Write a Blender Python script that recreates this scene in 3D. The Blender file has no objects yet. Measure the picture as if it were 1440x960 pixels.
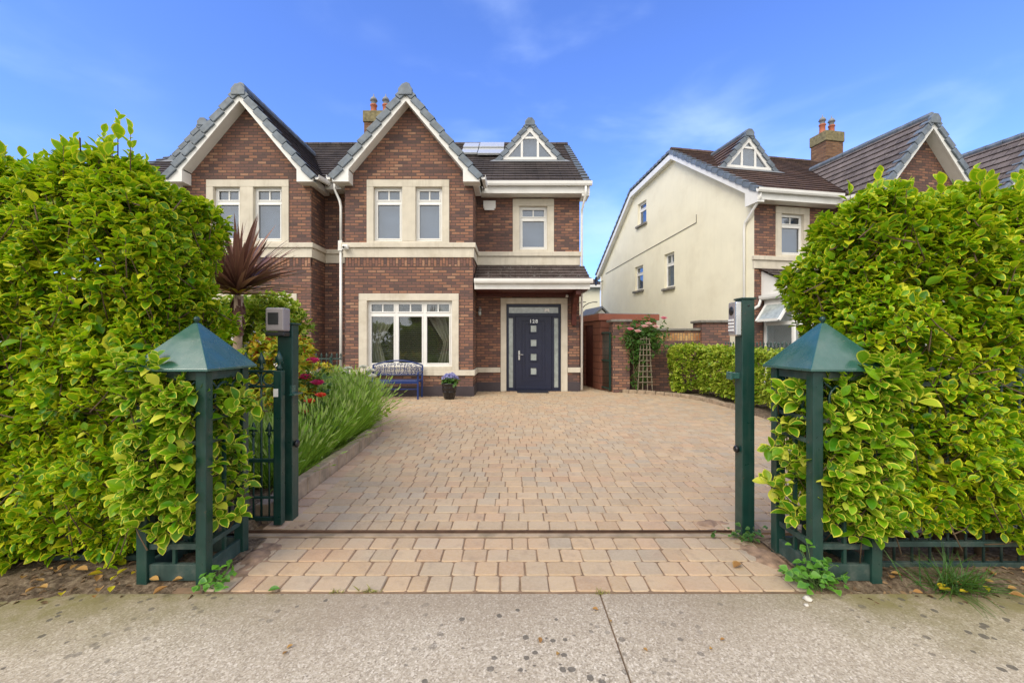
import bpy, math, random
import numpy as np
from mathutils import Vector, Matrix, noise as mnoise

random.seed(7)
RNG = np.random.default_rng(11)
SC = bpy.context.scene
COL = SC.collection
R = math.radians

# ------------------------------------------------------------------ helpers
def norm(a):
    return a / np.maximum(np.linalg.norm(a, axis=-1, keepdims=True), 1e-9)

def face_uv(me):
    uvl = me.uv_layers.new(name="UVMap")
    n = len(me.loops)
    vi = np.empty(n, dtype=np.int32); me.loops.foreach_get("vertex_index", vi)
    co = np.empty(len(me.vertices) * 3); me.vertices.foreach_get("co", co); co = co.reshape(-1, 3)
    nor = np.empty(len(me.polygons) * 3); me.polygons.foreach_get("normal", nor); nor = nor.reshape(-1, 3)
    tot = np.empty(len(me.polygons), dtype=np.int32); me.polygons.foreach_get("loop_total", tot)
    nl = np.repeat(nor, tot, axis=0)
    p = co[vi]
    flat = np.abs(nl[:, 2]) > 0.985
    t = np.stack([-nl[:, 1], nl[:, 0], np.zeros(n)], 1); t = norm(t)
    b = np.cross(nl, t)
    u = np.where(flat, p[:, 0], (p * t).sum(1)); v = np.where(flat, p[:, 1], (p * b).sum(1))
    uvl.data.foreach_set("uv", np.stack([u, v], 1).astype(np.float32).ravel())

class MB:
    """collects shapes, then links them as one mesh object"""
    def __init__(self, s=1, T=None):
        self.v = []; self.f = []; self.m = []; self.s = s; self.T = T; self.c = []; self.smooth_f = []
    def pt(self, p):
        if self.T: p = self.T(p)
        return (p[0] * self.s, p[1], p[2])
    def add(self, pts, faces, m=0, smooth=False, col=None):
        b = len(self.v)
        self.v += [self.pt(p) for p in pts]
        for f in faces:
            f = [i + b for i in f]
            if self.s < 0: f.reverse()
            self.f.append(f); self.m.append(m); self.smooth_f.append(smooth)
        if col is not None: self.c += [col] * len(pts)
    def face(self, pts, m=0):
        self.add(pts, [list(range(len(pts)))], m)
    def box(self, x0, x1, y0, y1, z0, z1, m=0):
        self.add([(x0,y0,z0),(x1,y0,z0),(x1,y1,z0),(x0,y1,z0),(x0,y0,z1),(x1,y0,z1),(x1,y1,z1),(x0,y1,z1)],
                 [[3,2,1,0],[4,5,6,7],[0,1,5,4],[1,2,6,5],[2,3,7,6],[3,0,4,7]], m)
    def bar(self, p0, p1, w, h, m=0, up=(0,0,1)):
        a = Vector(p0); b = Vector(p1); d = (b - a).normalized(); u = Vector(up)
        sd = d.cross(u)
        if sd.length < 1e-4: sd = d.cross(Vector((1,0,0)))
        sd.normalize(); u = sd.cross(d).normalized()
        P = []
        for c in (a, b):
            for i, j in ((-1,-1),(1,-1),(1,1),(-1,1)):
                P.append(tuple(c + sd * (i*w/2) + u * (j*h/2)))
        self.add(P, [[3,2,1,0],[4,5,6,7],[0,1,5,4],[1,2,6,5],[2,3,7,6],[3,0,4,7]], m)
    def prism(self, poly, vec, m=0):
        n = len(poly); q = [tuple(Vector(p) + Vector(vec)) for p in poly]
        F = [list(range(n))[::-1], list(range(n, 2*n))]
        for i in range(n):
            j = (i+1) % n
            F.append([i, j, n+j, n+i])
        self.add(list(poly) + q, F, m)
    def tube(self, pts, r, n=8, m=0, smooth=True, closed=False):
        pts = [Vector(p) for p in pts]; k = len(pts)
        rr = r if isinstance(r, (list, tuple)) else [r]*k
        P = []; ref = None
        for i, p in enumerate(pts):
            if closed: d = pts[(i+1) % k] - pts[(i-1) % k]
            else: d = pts[min(i+1, k-1)] - pts[max(i-1, 0)]
            d.normalize()
            if ref is None:
                ref = Vector((0,0,1)) if abs(d.z) < .9 else Vector((1,0,0))
            a = d.cross(ref).normalized(); b = a.cross(d).normalized(); ref = b
            for j in range(n):
                t = 2*math.pi*j/n
                P.append(tuple(p + a*(rr[i]*math.cos(t)) + b*(rr[i]*math.sin(t))))
        F = []
        for i in range(k if closed else k-1):
            i2 = (i+1) % k
            for j in range(n):
                j2 = (j+1) % n
                F.append([i*n+j, i*n+j2, i2*n+j2, i2*n+j])
        if not closed:
            F.append(list(range(n))[::-1]); F.append([(k-1)*n+j for j in range(n)])
        self.add(P, F, m, smooth)
    def lathe(self, prof, c, n=16, m=0, smooth=True):
        P = []; k = len(prof)
        for r, z in prof:
            for j in range(n):
                t = 2*math.pi*j/n
                P.append((c[0]+r*math.cos(t), c[1]+r*math.sin(t), c[2]+z))
        F = [[i*n+j, i*n+(j+1)%n, (i+1)*n+(j+1)%n, (i+1)*n+j] for i in range(k-1) for j in range(n)]
        F.append(list(range(n))[::-1]); F.append([(k-1)*n+j for j in range(n)])
        self.add(P, F, m, smooth)
    def build(self, name, mats, parent=None, bevel=0, uv=True):
        me = bpy.data.meshes.new(name)
        me.from_pydata(self.v, [], self.f)
        if not isinstance(mats, (list, tuple)): mats = [mats]
        for x in mats: me.materials.append(x)
        me.polygons.foreach_set("material_index", self.m)
        me.polygons.foreach_set("use_smooth", self.smooth_f)
        if self.c:
            at = me.attributes.new("tone", 'FLOAT_COLOR', 'POINT')
            at.data.foreach_set("color", np.array(self.c, dtype=np.float32).ravel())
        me.update()
        if uv: face_uv(me)
        o = bpy.data.objects.new(name, me); COL.objects.link(o)
        if parent is not None: o.parent = parent
        if bevel:
            b = o.modifiers.new("edge", 'BEVEL'); b.width = bevel; b.segments = 2; b.limit_method = 'ANGLE'
        return o

def thing(name, label, cat, loc=(0,0,0), rz=0, group=None):
    o = bpy.data.objects.new(name, None); COL.objects.link(o)
    o.location = loc; o.rotation_euler = (0,0,rz); o.empty_display_size = .1
    return tag(o, label, cat, group)
def tag(o, label, cat, group=None, kind=None):
    o["label"] = label; o["category"] = cat
    if group: o["group"] = group
    if kind: o["kind"] = kind
    return o
def struct(o):
    o["kind"] = "structure"; return o

def clip(poly, ax, val, keep_hi):
    out = []; n = len(poly)
    for i in range(n):
        a = poly[i]; b = poly[(i+1) % n]
        da = a[ax]-val; db = b[ax]-val
        if not keep_hi: da, db = -da, -db
        if da >= -1e-9: out.append(a)
        if (da > 1e-9 and db < -1e-9) or (da < -1e-9 and db > 1e-9):
            t = da/(da-db)
            out.append((a[0]+(b[0]-a[0])*t, a[1]+(b[1]-a[1])*t))
    q = []
    for p in out:
        if not q or abs(p[0]-q[-1][0])+abs(p[1]-q[-1][1]) > 1e-6: q.append(p)
    if len(q) > 1 and abs(q[0][0]-q[-1][0])+abs(q[0][1]-q[-1][1]) < 1e-6: q.pop()
    return q if len(q) > 2 else []

def wall(mb, poly, holes, f, reveal=.16, m=0):
    """poly in (u,v); f(u,v,d) -> point, d = depth inwards; holes = (u0,u1,v0,v1)"""
    us = sorted({h[0] for h in holes} | {h[1] for h in holes}); vs = sorted({h[2] for h in holes} | {h[3] for h in holes})
    ub = [-1e3]+us+[1e3]; vb = [-1e3]+vs+[1e3]
    for i in range(len(ub)-1):
        for j in range(len(vb)-1):
            cu = (ub[i]+ub[i+1])/2; cv = (vb[j]+vb[j+1])/2
            if any(h[0] < cu < h[1] and h[2] < cv < h[3] for h in holes): continue
            q = poly
            for ax, val, hi in ((0,ub[i],True),(0,ub[i+1],False),(1,vb[j],True),(1,vb[j+1],False)):
                if q: q = clip(q, ax, val, hi)
            if q: mb.face([f(u, v, 0) for u, v in q], m)
    for u0,u1,v0,v1 in holes:
        c = [(u0,v0),(u1,v0),(u1,v1),(u0,v1)]
        for k in range(4):
            a = c[k]; b = c[(k+1) % 4]
            mb.face([f(*a,0), f(*b,0), f(*b,reveal), f(*a,reveal)], m)

def tiles(mb, poly, O, U, V, gauge=.3, lift=.035, m=0):
    """courses of tiles laid on the polygon (u,v); each course lies on the head of the one below"""
    O = Vector(O); U = Vector(U).normalized(); V = Vector(V).normalized(); N = U.cross(V).normalized()
    if N.z < 0: N = -N
    v0 = min(p[1] for p in poly); v1 = max(p[1] for p in poly)
    k = 0
    while v0 + k*gauge < v1 - 1e-4:
        a = v0+k*gauge; b = a+gauge
        q = clip(clip(poly, 1, a, True) or [(0,0)]*3, 1, b, False)
        if q:
            h = lambda v: .015 + lift*(1-(v-a)/gauge)
            P = [O+U*u+V*v+N*h(v) for u, v in q]
            mb.face([tuple(p) for p in P], m)
            lo = [(u, v) for u, v in q if abs(v-a) < 1e-5]
            if len(lo) >= 2:
                ua = min(p[0] for p in lo); ue = max(p[0] for p in lo)
                mb.face([tuple(O+U*ua+V*a+N*.0), tuple(O+U*ue+V*a+N*.0), tuple(O+U*ue+V*a+N*h(a)), tuple(O+U*ua+V*a+N*h(a))], m)
        k += 1

# ------------------------------------------------------------------ materials
class NT:
    def __init__(self, name):
        self.mat = bpy.data.materials.new(name); self.mat.use_nodes = True
        self.t = self.mat.node_tree; self.t.nodes.clear()
        self.out = self.t.nodes.new("ShaderNodeOutputMaterial")
    def n(self, kind, **kw):
        x = self.t.nodes.new("ShaderNode"+kind)
        for k, v in kw.items():
            if k.startswith("i_"): x.inputs[k[2:].replace("_", " ")].default_value = v
            else: setattr(x, k, v)
        return x
    def l(self, a, b): self.t.links.new(a, b)
    def ramp(self, fac, stops, interp='LINEAR'):
        r = self.n("ValToRGB"); r.color_ramp.interpolation = interp
        e = r.color_ramp.elements
        while len(e) < len(stops): e.new(.5)
        for k, (p, c) in enumerate(stops):
            e[k].position = p; e[k].color = (c[0], c[1], c[2], 1) if not isinstance(c, (int, float)) else (c, c, c, 1)
        self.l(fac, r.inputs[0]); return r.outputs[0]
    def mix(self, fac, a, b, mode='MIX'):
        x = self.n("Mix", data_type='RGBA', blend_type=mode)
        for s, v in ((0, fac), (6, a), (7, b)):
            if isinstance(v, (int, float)): x.inputs[s].default_value = v
            elif isinstance(v, tuple): x.inputs[s].default_value = (v[0], v[1], v[2], 1)
            else: self.l(v, x.inputs[s])
        return x.outputs[2]
    def math(self, op, a, b=0.0):
        x = self.n("Math", operation=op)
        for s, v in ((0, a), (1, b)):
            if isinstance(v, (int, float)): x.inputs[s].default_value = v
            else: self.l(v, x.inputs[s])
        return x.outputs[0]
    def coord(self, kind="Object"):
        return self.n("TexCoord").outputs[kind]
    def noise(self, vec, scale, detail=4, rough=.55, dist=0):
        x = self.n("TexNoise"); x.inputs["Scale"].default_value = scale; x.inputs["Detail"].default_value = detail
        x.inputs["Roughness"].default_value = rough; x.inputs["Distortion"].default_value = dist
        self.l(vec, x.inputs["Vector"]); return x.outputs["Fac"]
    def bump(self, h, strength=.3, dist=.01):
        b = self.n("Bump"); b.inputs["Strength"].default_value = strength; b.inputs["Distance"].default_value = dist
        self.l(h, b.inputs["Height"]); return b.outputs[0]
    def principled(self, col, rough=.6, metal=0, spec=.5, normal=None, **kw):
        p = self.n("BsdfPrincipled")
        for key, v in (("Base Color", col), ("Roughness", rough), ("Metallic", metal), ("Specular IOR Level", spec)):
            if isinstance(v, (int, float)): p.inputs[key].default_value = v
            elif isinstance(v, tuple): p.inputs[key].default_value = (v[0], v[1], v[2], 1)
            else: self.l(v, p.inputs[key])
        if normal is not None: self.l(normal, p.inputs["Normal"])
        return p
    def done(self, shader):
        self.l(shader.outputs[0] if hasattr(shader, "outputs") else shader, self.out.inputs[0]); return self.mat

def plain(name, col, rough=.5, metal=0, var=.12, scale=6, bump=.0, bscale=60, spec=.5, dirt=None, coords="Object", streak=None, chips=None):
    t = NT(name); co = t.coord(coords)
    n1 = t.noise(co, scale, 5)
    c = t.mix(t.ramp(n1, [(.3, 0.0), (.7, 1.0)]), tuple(x*(1-var) for x in col), tuple(min(1, x*(1+var)) for x in col))
    if dirt:
        dcol, amt, ds = dirt
        d = t.ramp(t.noise(co, ds, 6, .65), [(.5, 0.0), (.75, amt)])
        c = t.mix(d, c, dcol)
    if streak:
        scol, amt, sc = streak
        mp = t.n("Mapping"); mp.inputs["Scale"].default_value = (sc, sc, sc*.06); t.l(co, mp.inputs[0])
        k = t.math('MULTIPLY', t.ramp(t.noise(mp.outputs[0], 1.0, 5, .6), [(.50, 0.0), (.72, 1.0)]), t.ramp(t.noise(co, .8, 3), [(.35, .2), (.65, 1.0)]))
        c = t.mix(t.math('MULTIPLY', k, amt), c, scol)
    if chips:
        ccol, cs = chips
        c = t.mix(t.ramp(t.noise(co, cs, 5, .72), [(.665, 0.0), (.69, .85)]), c, ccol)
    nm = None
    if bump: nm = t.bump(t.noise(co, bscale, 4), bump, .004)
    r = t.ramp(t.noise(co, scale*2.3, 3), [(.3, max(.03, rough-.08)), (.7, min(1, rough+.1))])
    return t.done(t.principled(c, r, metal, spec, nm))

def brick(name, tones, mortar, w=.225, h=.075, rot=False, ms=.009):
    t = NT(name); uv = t.coord("UV")
    mp = t.n("Mapping")
    if rot: mp.inputs["Rotation"].default_value = (0, 0, R(90))
    t.l(uv, mp.inputs[0])
    b = t.n("TexBrick"); b.offset = .5
    for k, v in (("Color1", (0,0,0,1)), ("Color2", (1,1,1,1)), ("Mortar", (.5,.5,.5,1)), ("Scale", 1), ("Mortar Size", ms), ("Mortar Smooth", .15), ("Bias", 0), ("Brick Width", w), ("Row Height", h)):
        b.inputs[k].default_value = v
    t.l(mp.outputs[0], b.inputs["Vector"])
    nz = t.noise(t.coord("Object"), 30, 5, .75)
    big = t.noise(t.coord("Object"), 1.1, 3)
    val = t.math('ADD', b.outputs["Color"], t.math('MULTIPLY', t.math('SUBTRACT', nz, .5), .75))
    val = t.math('ADD', val, t.math('MULTIPLY', t.math('SUBTRACT', big, .5), .35))
    c = t.ramp(val, tones)
    c = t.mix(b.outputs["Fac"], c, mortar)
    soot = t.ramp(t.noise(t.coord("Object"), 2.3, 6, .7), [(.5, 0.0), (.8, .35)])
    c = t.mix(soot, c, (.09, .06, .05))
    hgt = t.math('ADD', t.math('MULTIPLY', b.outputs["Fac"], -1.0), t.math('MULTIPLY', nz, .35))
    return t.done(t.principled(c, .85, 0, .3, t.bump(hgt, .6, .008)))

def roof_mat(name, a, b, lichen, w=.33, amt=.5):
    t = NT(name); uv = t.coord("UV"); ob = t.coord("Object")
    br = t.n("TexBrick"); br.offset = .5
    for k, v in (("Color1", (0,0,0,1)), ("Color2", (1,1,1,1)), ("Mortar", (0,0,0,1)), ("Scale", 1), ("Mortar Size", .006), ("Bias", 0), ("Brick Width", w), ("Row Height", .3)):
        br.inputs[k].default_value = v
    t.l(uv, br.inputs["Vector"])
    c = t.mix(br.outputs["Color"], a, b)
    c = t.mix(t.ramp(t.noise(ob, 1.4, 6, .65), [(.4, 0.0), (.7, .7)]), c, tuple(x*1.7 for x in b))
    sp = t.ramp(t.noise(ob, 11, 5, .7), [(.56, 0.0), (.66, amt)])
    c = t.mix(sp, c, lichen)
    c = t.mix(br.outputs["Fac"], c, (.012,.01,.01))
    return t.done(t.principled(c, .8, 0, .35, t.bump(t.math('SUBTRACT', t.noise(ob, 40, 4), br.outputs["Fac"]), .5, .008)))

def leaf_mat(name, centre, centre2, margin, lo=.55, hi=.85, trans=.35, rough=.38, plain_share=.25, glow=(.30,.42,.02), gold=.0):
    t = NT(name)
    e = t.n("Attribute", attribute_name="edge").outputs["Fac"]; r = t.n("Attribute", attribute_name="rnd").outputs["Fac"]
    ob = t.coord("Object")
    nz = t.noise(ob, 38, 3)
    f = t.math('ADD', e, t.math('MULTIPLY', t.math('SUBTRACT', nz, .5), .9))
    mk = t.ramp(f, [(lo, 0.0), (hi, 1.0)])
    r2 = t.math('FRACT', t.math('MULTIPLY', r, 7.31))
    mk = t.math('MULTIPLY', mk, t.ramp(r2, [(plain_share, .12), (plain_share+.15, 1.0)]))
    c = t.mix(r, centre, centre2)
    c = t.mix(t.ramp(t.math('FRACT', t.math('MULTIPLY', r, 3.17)), [(.90, 0.0), (.96, gold)]), c, margin)
    c = t.mix(mk, c, margin)
    p = t.principled(c, rough, 0, .32)
    tr = t.n("BsdfTranslucent")
    t.l(t.mix(.55, c, glow), tr.inputs["Color"])
    ms = t.n("MixShader"); ms.inputs[0].default_value = trans
    t.l(p.outputs[0], ms.inputs[1]); t.l(tr.outputs[0], ms.inputs[2])
    return t.done(ms)

def glass_mat(name, refl, tint, rough=.02):
    t = NT(name)
    tr = t.n("BsdfTransparent"); tr.inputs[0].default_value = (*tint, 1)
    gl = t.n("BsdfGlossy"); gl.inputs[0].default_value = (.93,.96,1,1); gl.inputs["Roughness"].default_value = rough
    lw = t.n("Fresnel"); bf = t.n("NewGeometry").outputs["Backfacing"]
    t.l(t.math('SUBTRACT', 1.5, t.math('MULTIPLY', bf, .8333)), lw.inputs[0])
    f = t.math('MINIMUM', t.math('ADD', lw.outputs[0], refl), 1.0)
    m = t.n("MixShader"); t.l(f, m.inputs[0]); t.l(tr.outputs[0], m.inputs[1]); t.l(gl.outputs[0], m.inputs[2])
    return t.done(m)

TONES = [(.0,(.105,.068,.066)),(.22,(.165,.092,.080)),(.45,(.215,.108,.085)),(.68,(.255,.125,.088)),(.86,(.32,.155,.098)),(1.0,(.37,.21,.14))]
M = {}
M['brick'] = brick("red_brown_brick", TONES, (.10,.073,.062), ms=.011)
M['soldier'] = brick("soldier_brick", TONES, (.085,.06,.05), rot=True)
M['buff_soldier'] = brick("buff_soldier_brick", [(.0,(.30,.12,.05)),(.5,(.46,.24,.09)),(1,(.52,.32,.14))], (.2,.16,.12), rot=True)
M['chim'] = brick("chimney_brick", [(.0,(.10,.05,.03)),(.5,(.2,.10,.055)),(1,(.27,.15,.08))], (.15,.11,.08))
M['cream_stone'] = plain("cream_concrete", (.63,.575,.48), .8, var=.08, scale=3, bump=.15, dirt=((.40,.33,.23), .45, 2.2), streak=((.33,.28,.21), .45, 9))
M['roof_old_sheen'] = roof_mat('sky_greyed_roof_tile', (.075,.06,.058), (.14,.115,.108), (.30,.27,.25), amt=.6)  # weathered tiles, also lightened in colour for reflected sky
M['roof_red'] = roof_mat('mossy_roof_tile', (.05,.032,.028), (.10,.062,.050), (.20,.13,.08), amt=.6)
M['render'] = plain("cream_render", (.82,.77,.61), .9, var=.04, scale=1.2, bump=.35, bscale=45, dirt=((.62,.55,.40), .4, .9), streak=((.60,.54,.40), .16, 7))
M['white'] = plain("white_pvc", (.80,.79,.77), .35, var=.03, scale=4, dirt=((.55,.52,.46), .3, 3))
M['roof'] = roof_mat("brown_roof_tile", (.034,.027,.026), (.072,.058,.054), (.19,.17,.15), amt=.35)
M['roof_moss'] = roof_mat("weathered_roof_tile", (.045,.033,.03), (.08,.06,.055), (.30,.29,.27), amt=.8)
M['verge'] = plain("grey_verge_tile", (.13,.16,.20), .5, var=.3, scale=5, dirt=((.25,.25,.22), .4, 9))
M['plinth'] = plain("plinth_paint", (.060,.047,.055), .6, var=.1)
M['navy'] = plain("navy_door_paint", (.011,.015,.042), .42, var=.1)
M['maroon'] = plain("maroon_timber", (.10,.022,.016), .5, var=.2, scale=9)
M['green'] = plain("dark_green_paint", (.008,.042,.034), .34, var=.18, scale=7, bump=.06, bscale=90, dirt=((.05,.075,.065), .45, 5), streak=((.07,.095,.08), .5, 30), chips=((.13,.075,.045), 22))
M['green_rail'] = plain('weathered_green_rail', (.022,.052,.046), .6, var=.3, scale=9, dirt=((.13,.14,.12), .7, 8), streak=((.12,.13,.11), .5, 25))
M['green_top'] = plain("weathered_green_sheet", (.020,.088,.074), .24, spec=1.0, var=.16, scale=4, dirt=((.07,.14,.13), .45, 3.2), streak=((.11,.17,.15), .5, 14), chips=((.17,.19,.16), 26))
M['blue'] = plain("blue_bench_paint", (.013,.034,.15), .35, var=.12)
M['grey_box'] = plain("grey_plastic", (.27,.24,.245), .45, var=.05)
M['silver'] = plain("brushed_metal", (.6,.6,.6), .3, metal=.8, var=.05)
M['black'] = plain("black_plastic", (.012,.012,.014), .35)
M['lead'] = plain("lead_flashing", (.22,.23,.25), .6, var=.15)
M['terra'] = plain("terracotta", (.42,.13,.07), .7)
M['moss_cap'] = plain("mossy_concrete", (.20,.17,.09), .9, var=.4, scale=10, bump=.4)
M['cap'] = plain("grey_coping", (.20,.185,.165), .9, var=.3, scale=9, bump=.3, dirt=((.1,.1,.07), .5, 5))
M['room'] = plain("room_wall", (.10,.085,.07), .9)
M['curtain'] = plain("curtain_cloth", (.45,.38,.28), .9, var=.15, scale=8)
M['blind'] = plain("blind_cloth", (.40,.42,.46), .8, var=.22, scale=1.7)
M['slat'] = plain("dark_blind_slat", (.34,.28,.20), .5)
M['glass'] = glass_mat("window_glass", .06, (.80,.84,.86))
M['glass_up'] = glass_mat("upper_window_glass", .10, (.62,.68,.75))
M['frost'] = plain("frosted_glass", (.36,.40,.39), .12, var=.2, scale=9, spec=.8)
M['solar'] = plain("solar_glass_sky_sheen", (.55,.57,.58), .10, var=.02, spec=1.0)  # pale base colour stands for sky reflected in the glass
M['shed'] = None
M['bark'] = plain("pale_bark", (.44,.32,.23), .9, var=.35, scale=14, bump=.8, bscale=30)
M['twig'] = plain("twig_bark", (.10,.065,.035), .9, var=.3, scale=20)
M['wood'] = plain("grey_timber", (.20,.165,.115), .85, var=.3, scale=14)
M['rust'] = plain("rusty_rail", (.10,.055,.035), .6, var=.4, scale=9, metal=.3, bump=.3)
M['leaf'] = leaf_mat("hedge_leaf", (.045,.19,.005), (.25,.46,.006), (.72,.70,.03), lo=.36, hi=.78, plain_share=.2, trans=.36, rough=.45, glow=(.42,.58,.005), gold=.85)
M['leaf_v'] = leaf_mat("variegated_leaf", (.055,.21,.006), (.22,.42,.008), (.80,.76,.09), lo=.46, hi=.84, plain_share=.18, trans=.36, rough=.42, glow=(.42,.58,.01), gold=.8)
M['leaf_far'] = leaf_mat("variegated_leaf_small", (.11,.25,.012), (.23,.38,.02), (.60,.62,.08), lo=.45, hi=.85)
M['leaf_dark'] = leaf_mat("dark_leaf", (.025,.085,.018), (.06,.15,.025), (.10,.2,.04), trans=.25)
M['leaf_yellow'] = leaf_mat("yellow_leaf", (.48,.52,.03), (.62,.50,.03), (.66,.36,.03), trans=.3, glow=(.6,.5,.03))
M['leaf_red'] = leaf_mat("red_leaf", (.42,.05,.03), (.5,.16,.03), (.5,.05,.03), trans=.3, glow=(.6,.1,.03))
M['ivy'] = leaf_mat("ivy_leaf", (.05,.19,.03), (.13,.33,.03), (.15,.35,.05), trans=.35)
M['stem'] = leaf_mat("lavender_stem", (.09,.27,.015), (.32,.52,.04), (.3,.42,.08), trans=.3, rough=.7)
M['spike'] = leaf_mat("lavender_spike", (.22,.44,.03), (.38,.52,.11), (.40,.46,.2), trans=.2, rough=.9, glow=(.35,.5,.1))
M['cordy'] = leaf_mat("maroon_strap_leaf", (.085,.038,.034), (.30,.15,.105), (.42,.26,.16), lo=.8, hi=1.05, trans=.2, rough=.35, glow=(.35,.16,.09))
M['pink'] = leaf_mat("pink_petal", (.75,.12,.25), (.80,.32,.40), (.8,.4,.45), trans=.25, rough=.6, glow=(.8,.2,.3))
M['pale_pink'] = leaf_mat("pale_pink_petal", (.80,.42,.42), (.85,.60,.55), (.85,.6,.55), trans=.25, rough=.6, glow=(.85,.5,.5))
M['magenta'] = leaf_mat("magenta_petal", (.65,.02,.16), (.75,.05,.22), (.75,.1,.25), trans=.25, rough=.6, glow=(.7,.03,.2))
M['redp'] = leaf_mat("red_petal", (.60,.03,.02), (.70,.12,.05), (.7,.1,.05), trans=.25, rough=.6, glow=(.7,.05,.03))
M['whitep'] = leaf_mat("white_petal", (.75,.74,.55), (.82,.80,.70), (.8,.8,.7), trans=.25, rough=.6, glow=(.8,.8,.7))
M['bluep'] = leaf_mat("blue_petal", (.20,.22,.55), (.36,.38,.70), (.5,.5,.75), trans=.25, rough=.6, glow=(.4,.4,.75))
M['dryleaf'] = leaf_mat("dry_leaf", (.30,.15,.05), (.45,.27,.08), (.4,.25,.1), trans=.15, rough=.8, glow=(.4,.2,.06))

def shed_mat():
    t = NT("red_painted_siding"); uv = t.coord("UV")
    b = t.n("TexBrick"); b.offset = .5
    for k, v in (("Color1", (0,0,0,1)), ("Color2", (1,1,1,1)), ("Mortar", (0,0,0,1)), ("Scale", 1), ("Mortar Size", .012), ("Bias", 0), ("Brick Width", .9), ("Row Height", .2)):
        b.inputs[k].default_value = v
    t.l(uv, b.inputs[0])
    c = t.mix(t.noise(t.coord(), 4, 4), (.17,.062,.042), (.25,.098,.063))
    c = t.mix(b.outputs["Fac"], c, (.09,.035,.025))
    return t.done(t.principled(c, .75, 0, .3, t.bump(t.math('MULTIPLY', b.outputs["Fac"], -1.0), .6, .01)))
M['shed'] = shed_mat()

def paver_mat():
    t = NT("tumbled_paver"); ob = t.coord()
    c = t.n("Attribute", attribute_name="tone").outputs["Color"]
    n1 = t.noise(ob, 55, 5, .7); n2 = t.noise(ob, 1.3, 4); n3 = t.noise(ob, 9, 5, .65)
    c = t.mix(t.ramp(n1, [(.35, 0.0), (.75, .45)]), c, (.55,.44,.34))
    c = t.mix(t.ramp(n3, [(.52, 0.0), (.75, .45)]), c, (.24,.18,.14))
    c = t.mix(t.ramp(n2, [(.5, 0.0), (.75, .4)]), c, (.50,.28,.16))
    vor = t.n("TexVoronoi"); vor.inputs["Scale"].default_value = 190; t.l(ob, vor.inputs[0])
    c = t.mix(t.ramp(vor.outputs[0], [(.0, .35), (.28, 0.0)]), c, (.16,.12,.10))
    return t.done(t.principled(c, .88, 0, .3, t.bump(t.math('ADD', n1, t.math('MULTIPLY', n3, .6)), .5, .006)))
M['paver'] = paver_mat()
M['sand'] = plain("joint_sand", (.235,.15,.09), .95, var=.35, scale=5, bump=.6, bscale=120, dirt=((.09,.075,.04), .7, 7))

def path_mat():
    t = NT("exposed_aggregate_concrete"); ob = t.coord()
    sx = t.n("SeparateXYZ"); t.l(ob, sx.inputs[0])
    g = t.noise(ob, 120, 4, .75); g2 = t.noise(ob, 38, 5, .7); big = t.noise(ob, 1.1, 6, .6)
    c = t.ramp(g, [(.36, (.22,.18,.14)), (.46, (.43,.37,.29)), (.54, (.56,.50,.41)), (.64, (.74,.69,.61))])
    vp = t.n("TexVoronoi"); vp.inputs["Scale"].default_value = 115; t.l(ob, vp.inputs[0])
    pb = t.ramp(t.n("SeparateColor").outputs[0] if False else vp.outputs[1], [(.05, (.16,.122,.085)), (.35, (.37,.305,.225)), (.65, (.51,.435,.335)), (.92, (.78,.70,.59))])
    c = t.mix(.62, c, pb)
    c = t.mix(t.ramp(big, [(.42, 0.0), (.68, .4)]), c, (.40,.32,.235))
    c = t.mix(t.ramp(g2, [(.56, 0.0), (.66, .3)]), c, (.27,.225,.18))
    # dirt washed along the back edge, and moss by the hedges: wear with its own shape
    wob = t.math('MULTIPLY', t.math('SUBTRACT', t.noise(ob, 1.7, 5, .6), .5), .8)
    back = t.ramp(t.math('ADD', sx.outputs[1], wob), [(.0, 0.0), (1.0, 1.0)])
    edge = t.n("MapRange"); edge.inputs[1].default_value = 1.9; edge.inputs[2].default_value = 2.36; t.l(t.math('ADD', sx.outputs[1], wob), edge.inputs[0])
    side = t.n("MapRange"); side.inputs[1].default_value = .9; side.inputs[2].default_value = 2.1; t.l(t.math('ABSOLUTE', sx.outputs[0]), side.inputs[0])
    c = t.mix(t.math('MULTIPLY', edge.outputs[0], .5), c, (.235,.18,.125))
    mz = t.math('MULTIPLY', t.math('MULTIPLY', edge.outputs[0], side.outputs[0]), t.ramp(t.noise(ob, 6, 6, .7), [(.30, 0.1), (.55, .95)]))
    c = t.mix(mz, c, (.20,.175,.07))
    # dark lichen spots
    vor = t.n("TexVoronoi"); vor.inputs["Scale"].default_value = 13; vor.inputs["Randomness"].default_value = 1; t.l(ob, vor.inputs[0])
    rad = t.ramp(t.noise(ob, 5, 3), [(.3, .06), (.7, .36)])
    sp = t.math('LESS_THAN', t.math('ADD', vor.outputs[0], t.math('MULTIPLY', t.math('SUBTRACT', g2, .5), .25)), t.math('MULTIPLY', rad, .85))
    zone = t.ramp(t.noise(ob, .8, 3), [(.40, .08), (.52, 1.0)])
    c = t.mix(t.math('MULTIPLY', t.math('MULTIPLY', sp, zone), .8), c, (.10,.088,.075))
    return t.done(t.principled(c, .92, 0, .25, t.bump(t.math('ADD', g, g2), .55, .006)))
M['path'] = path_mat()

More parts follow.
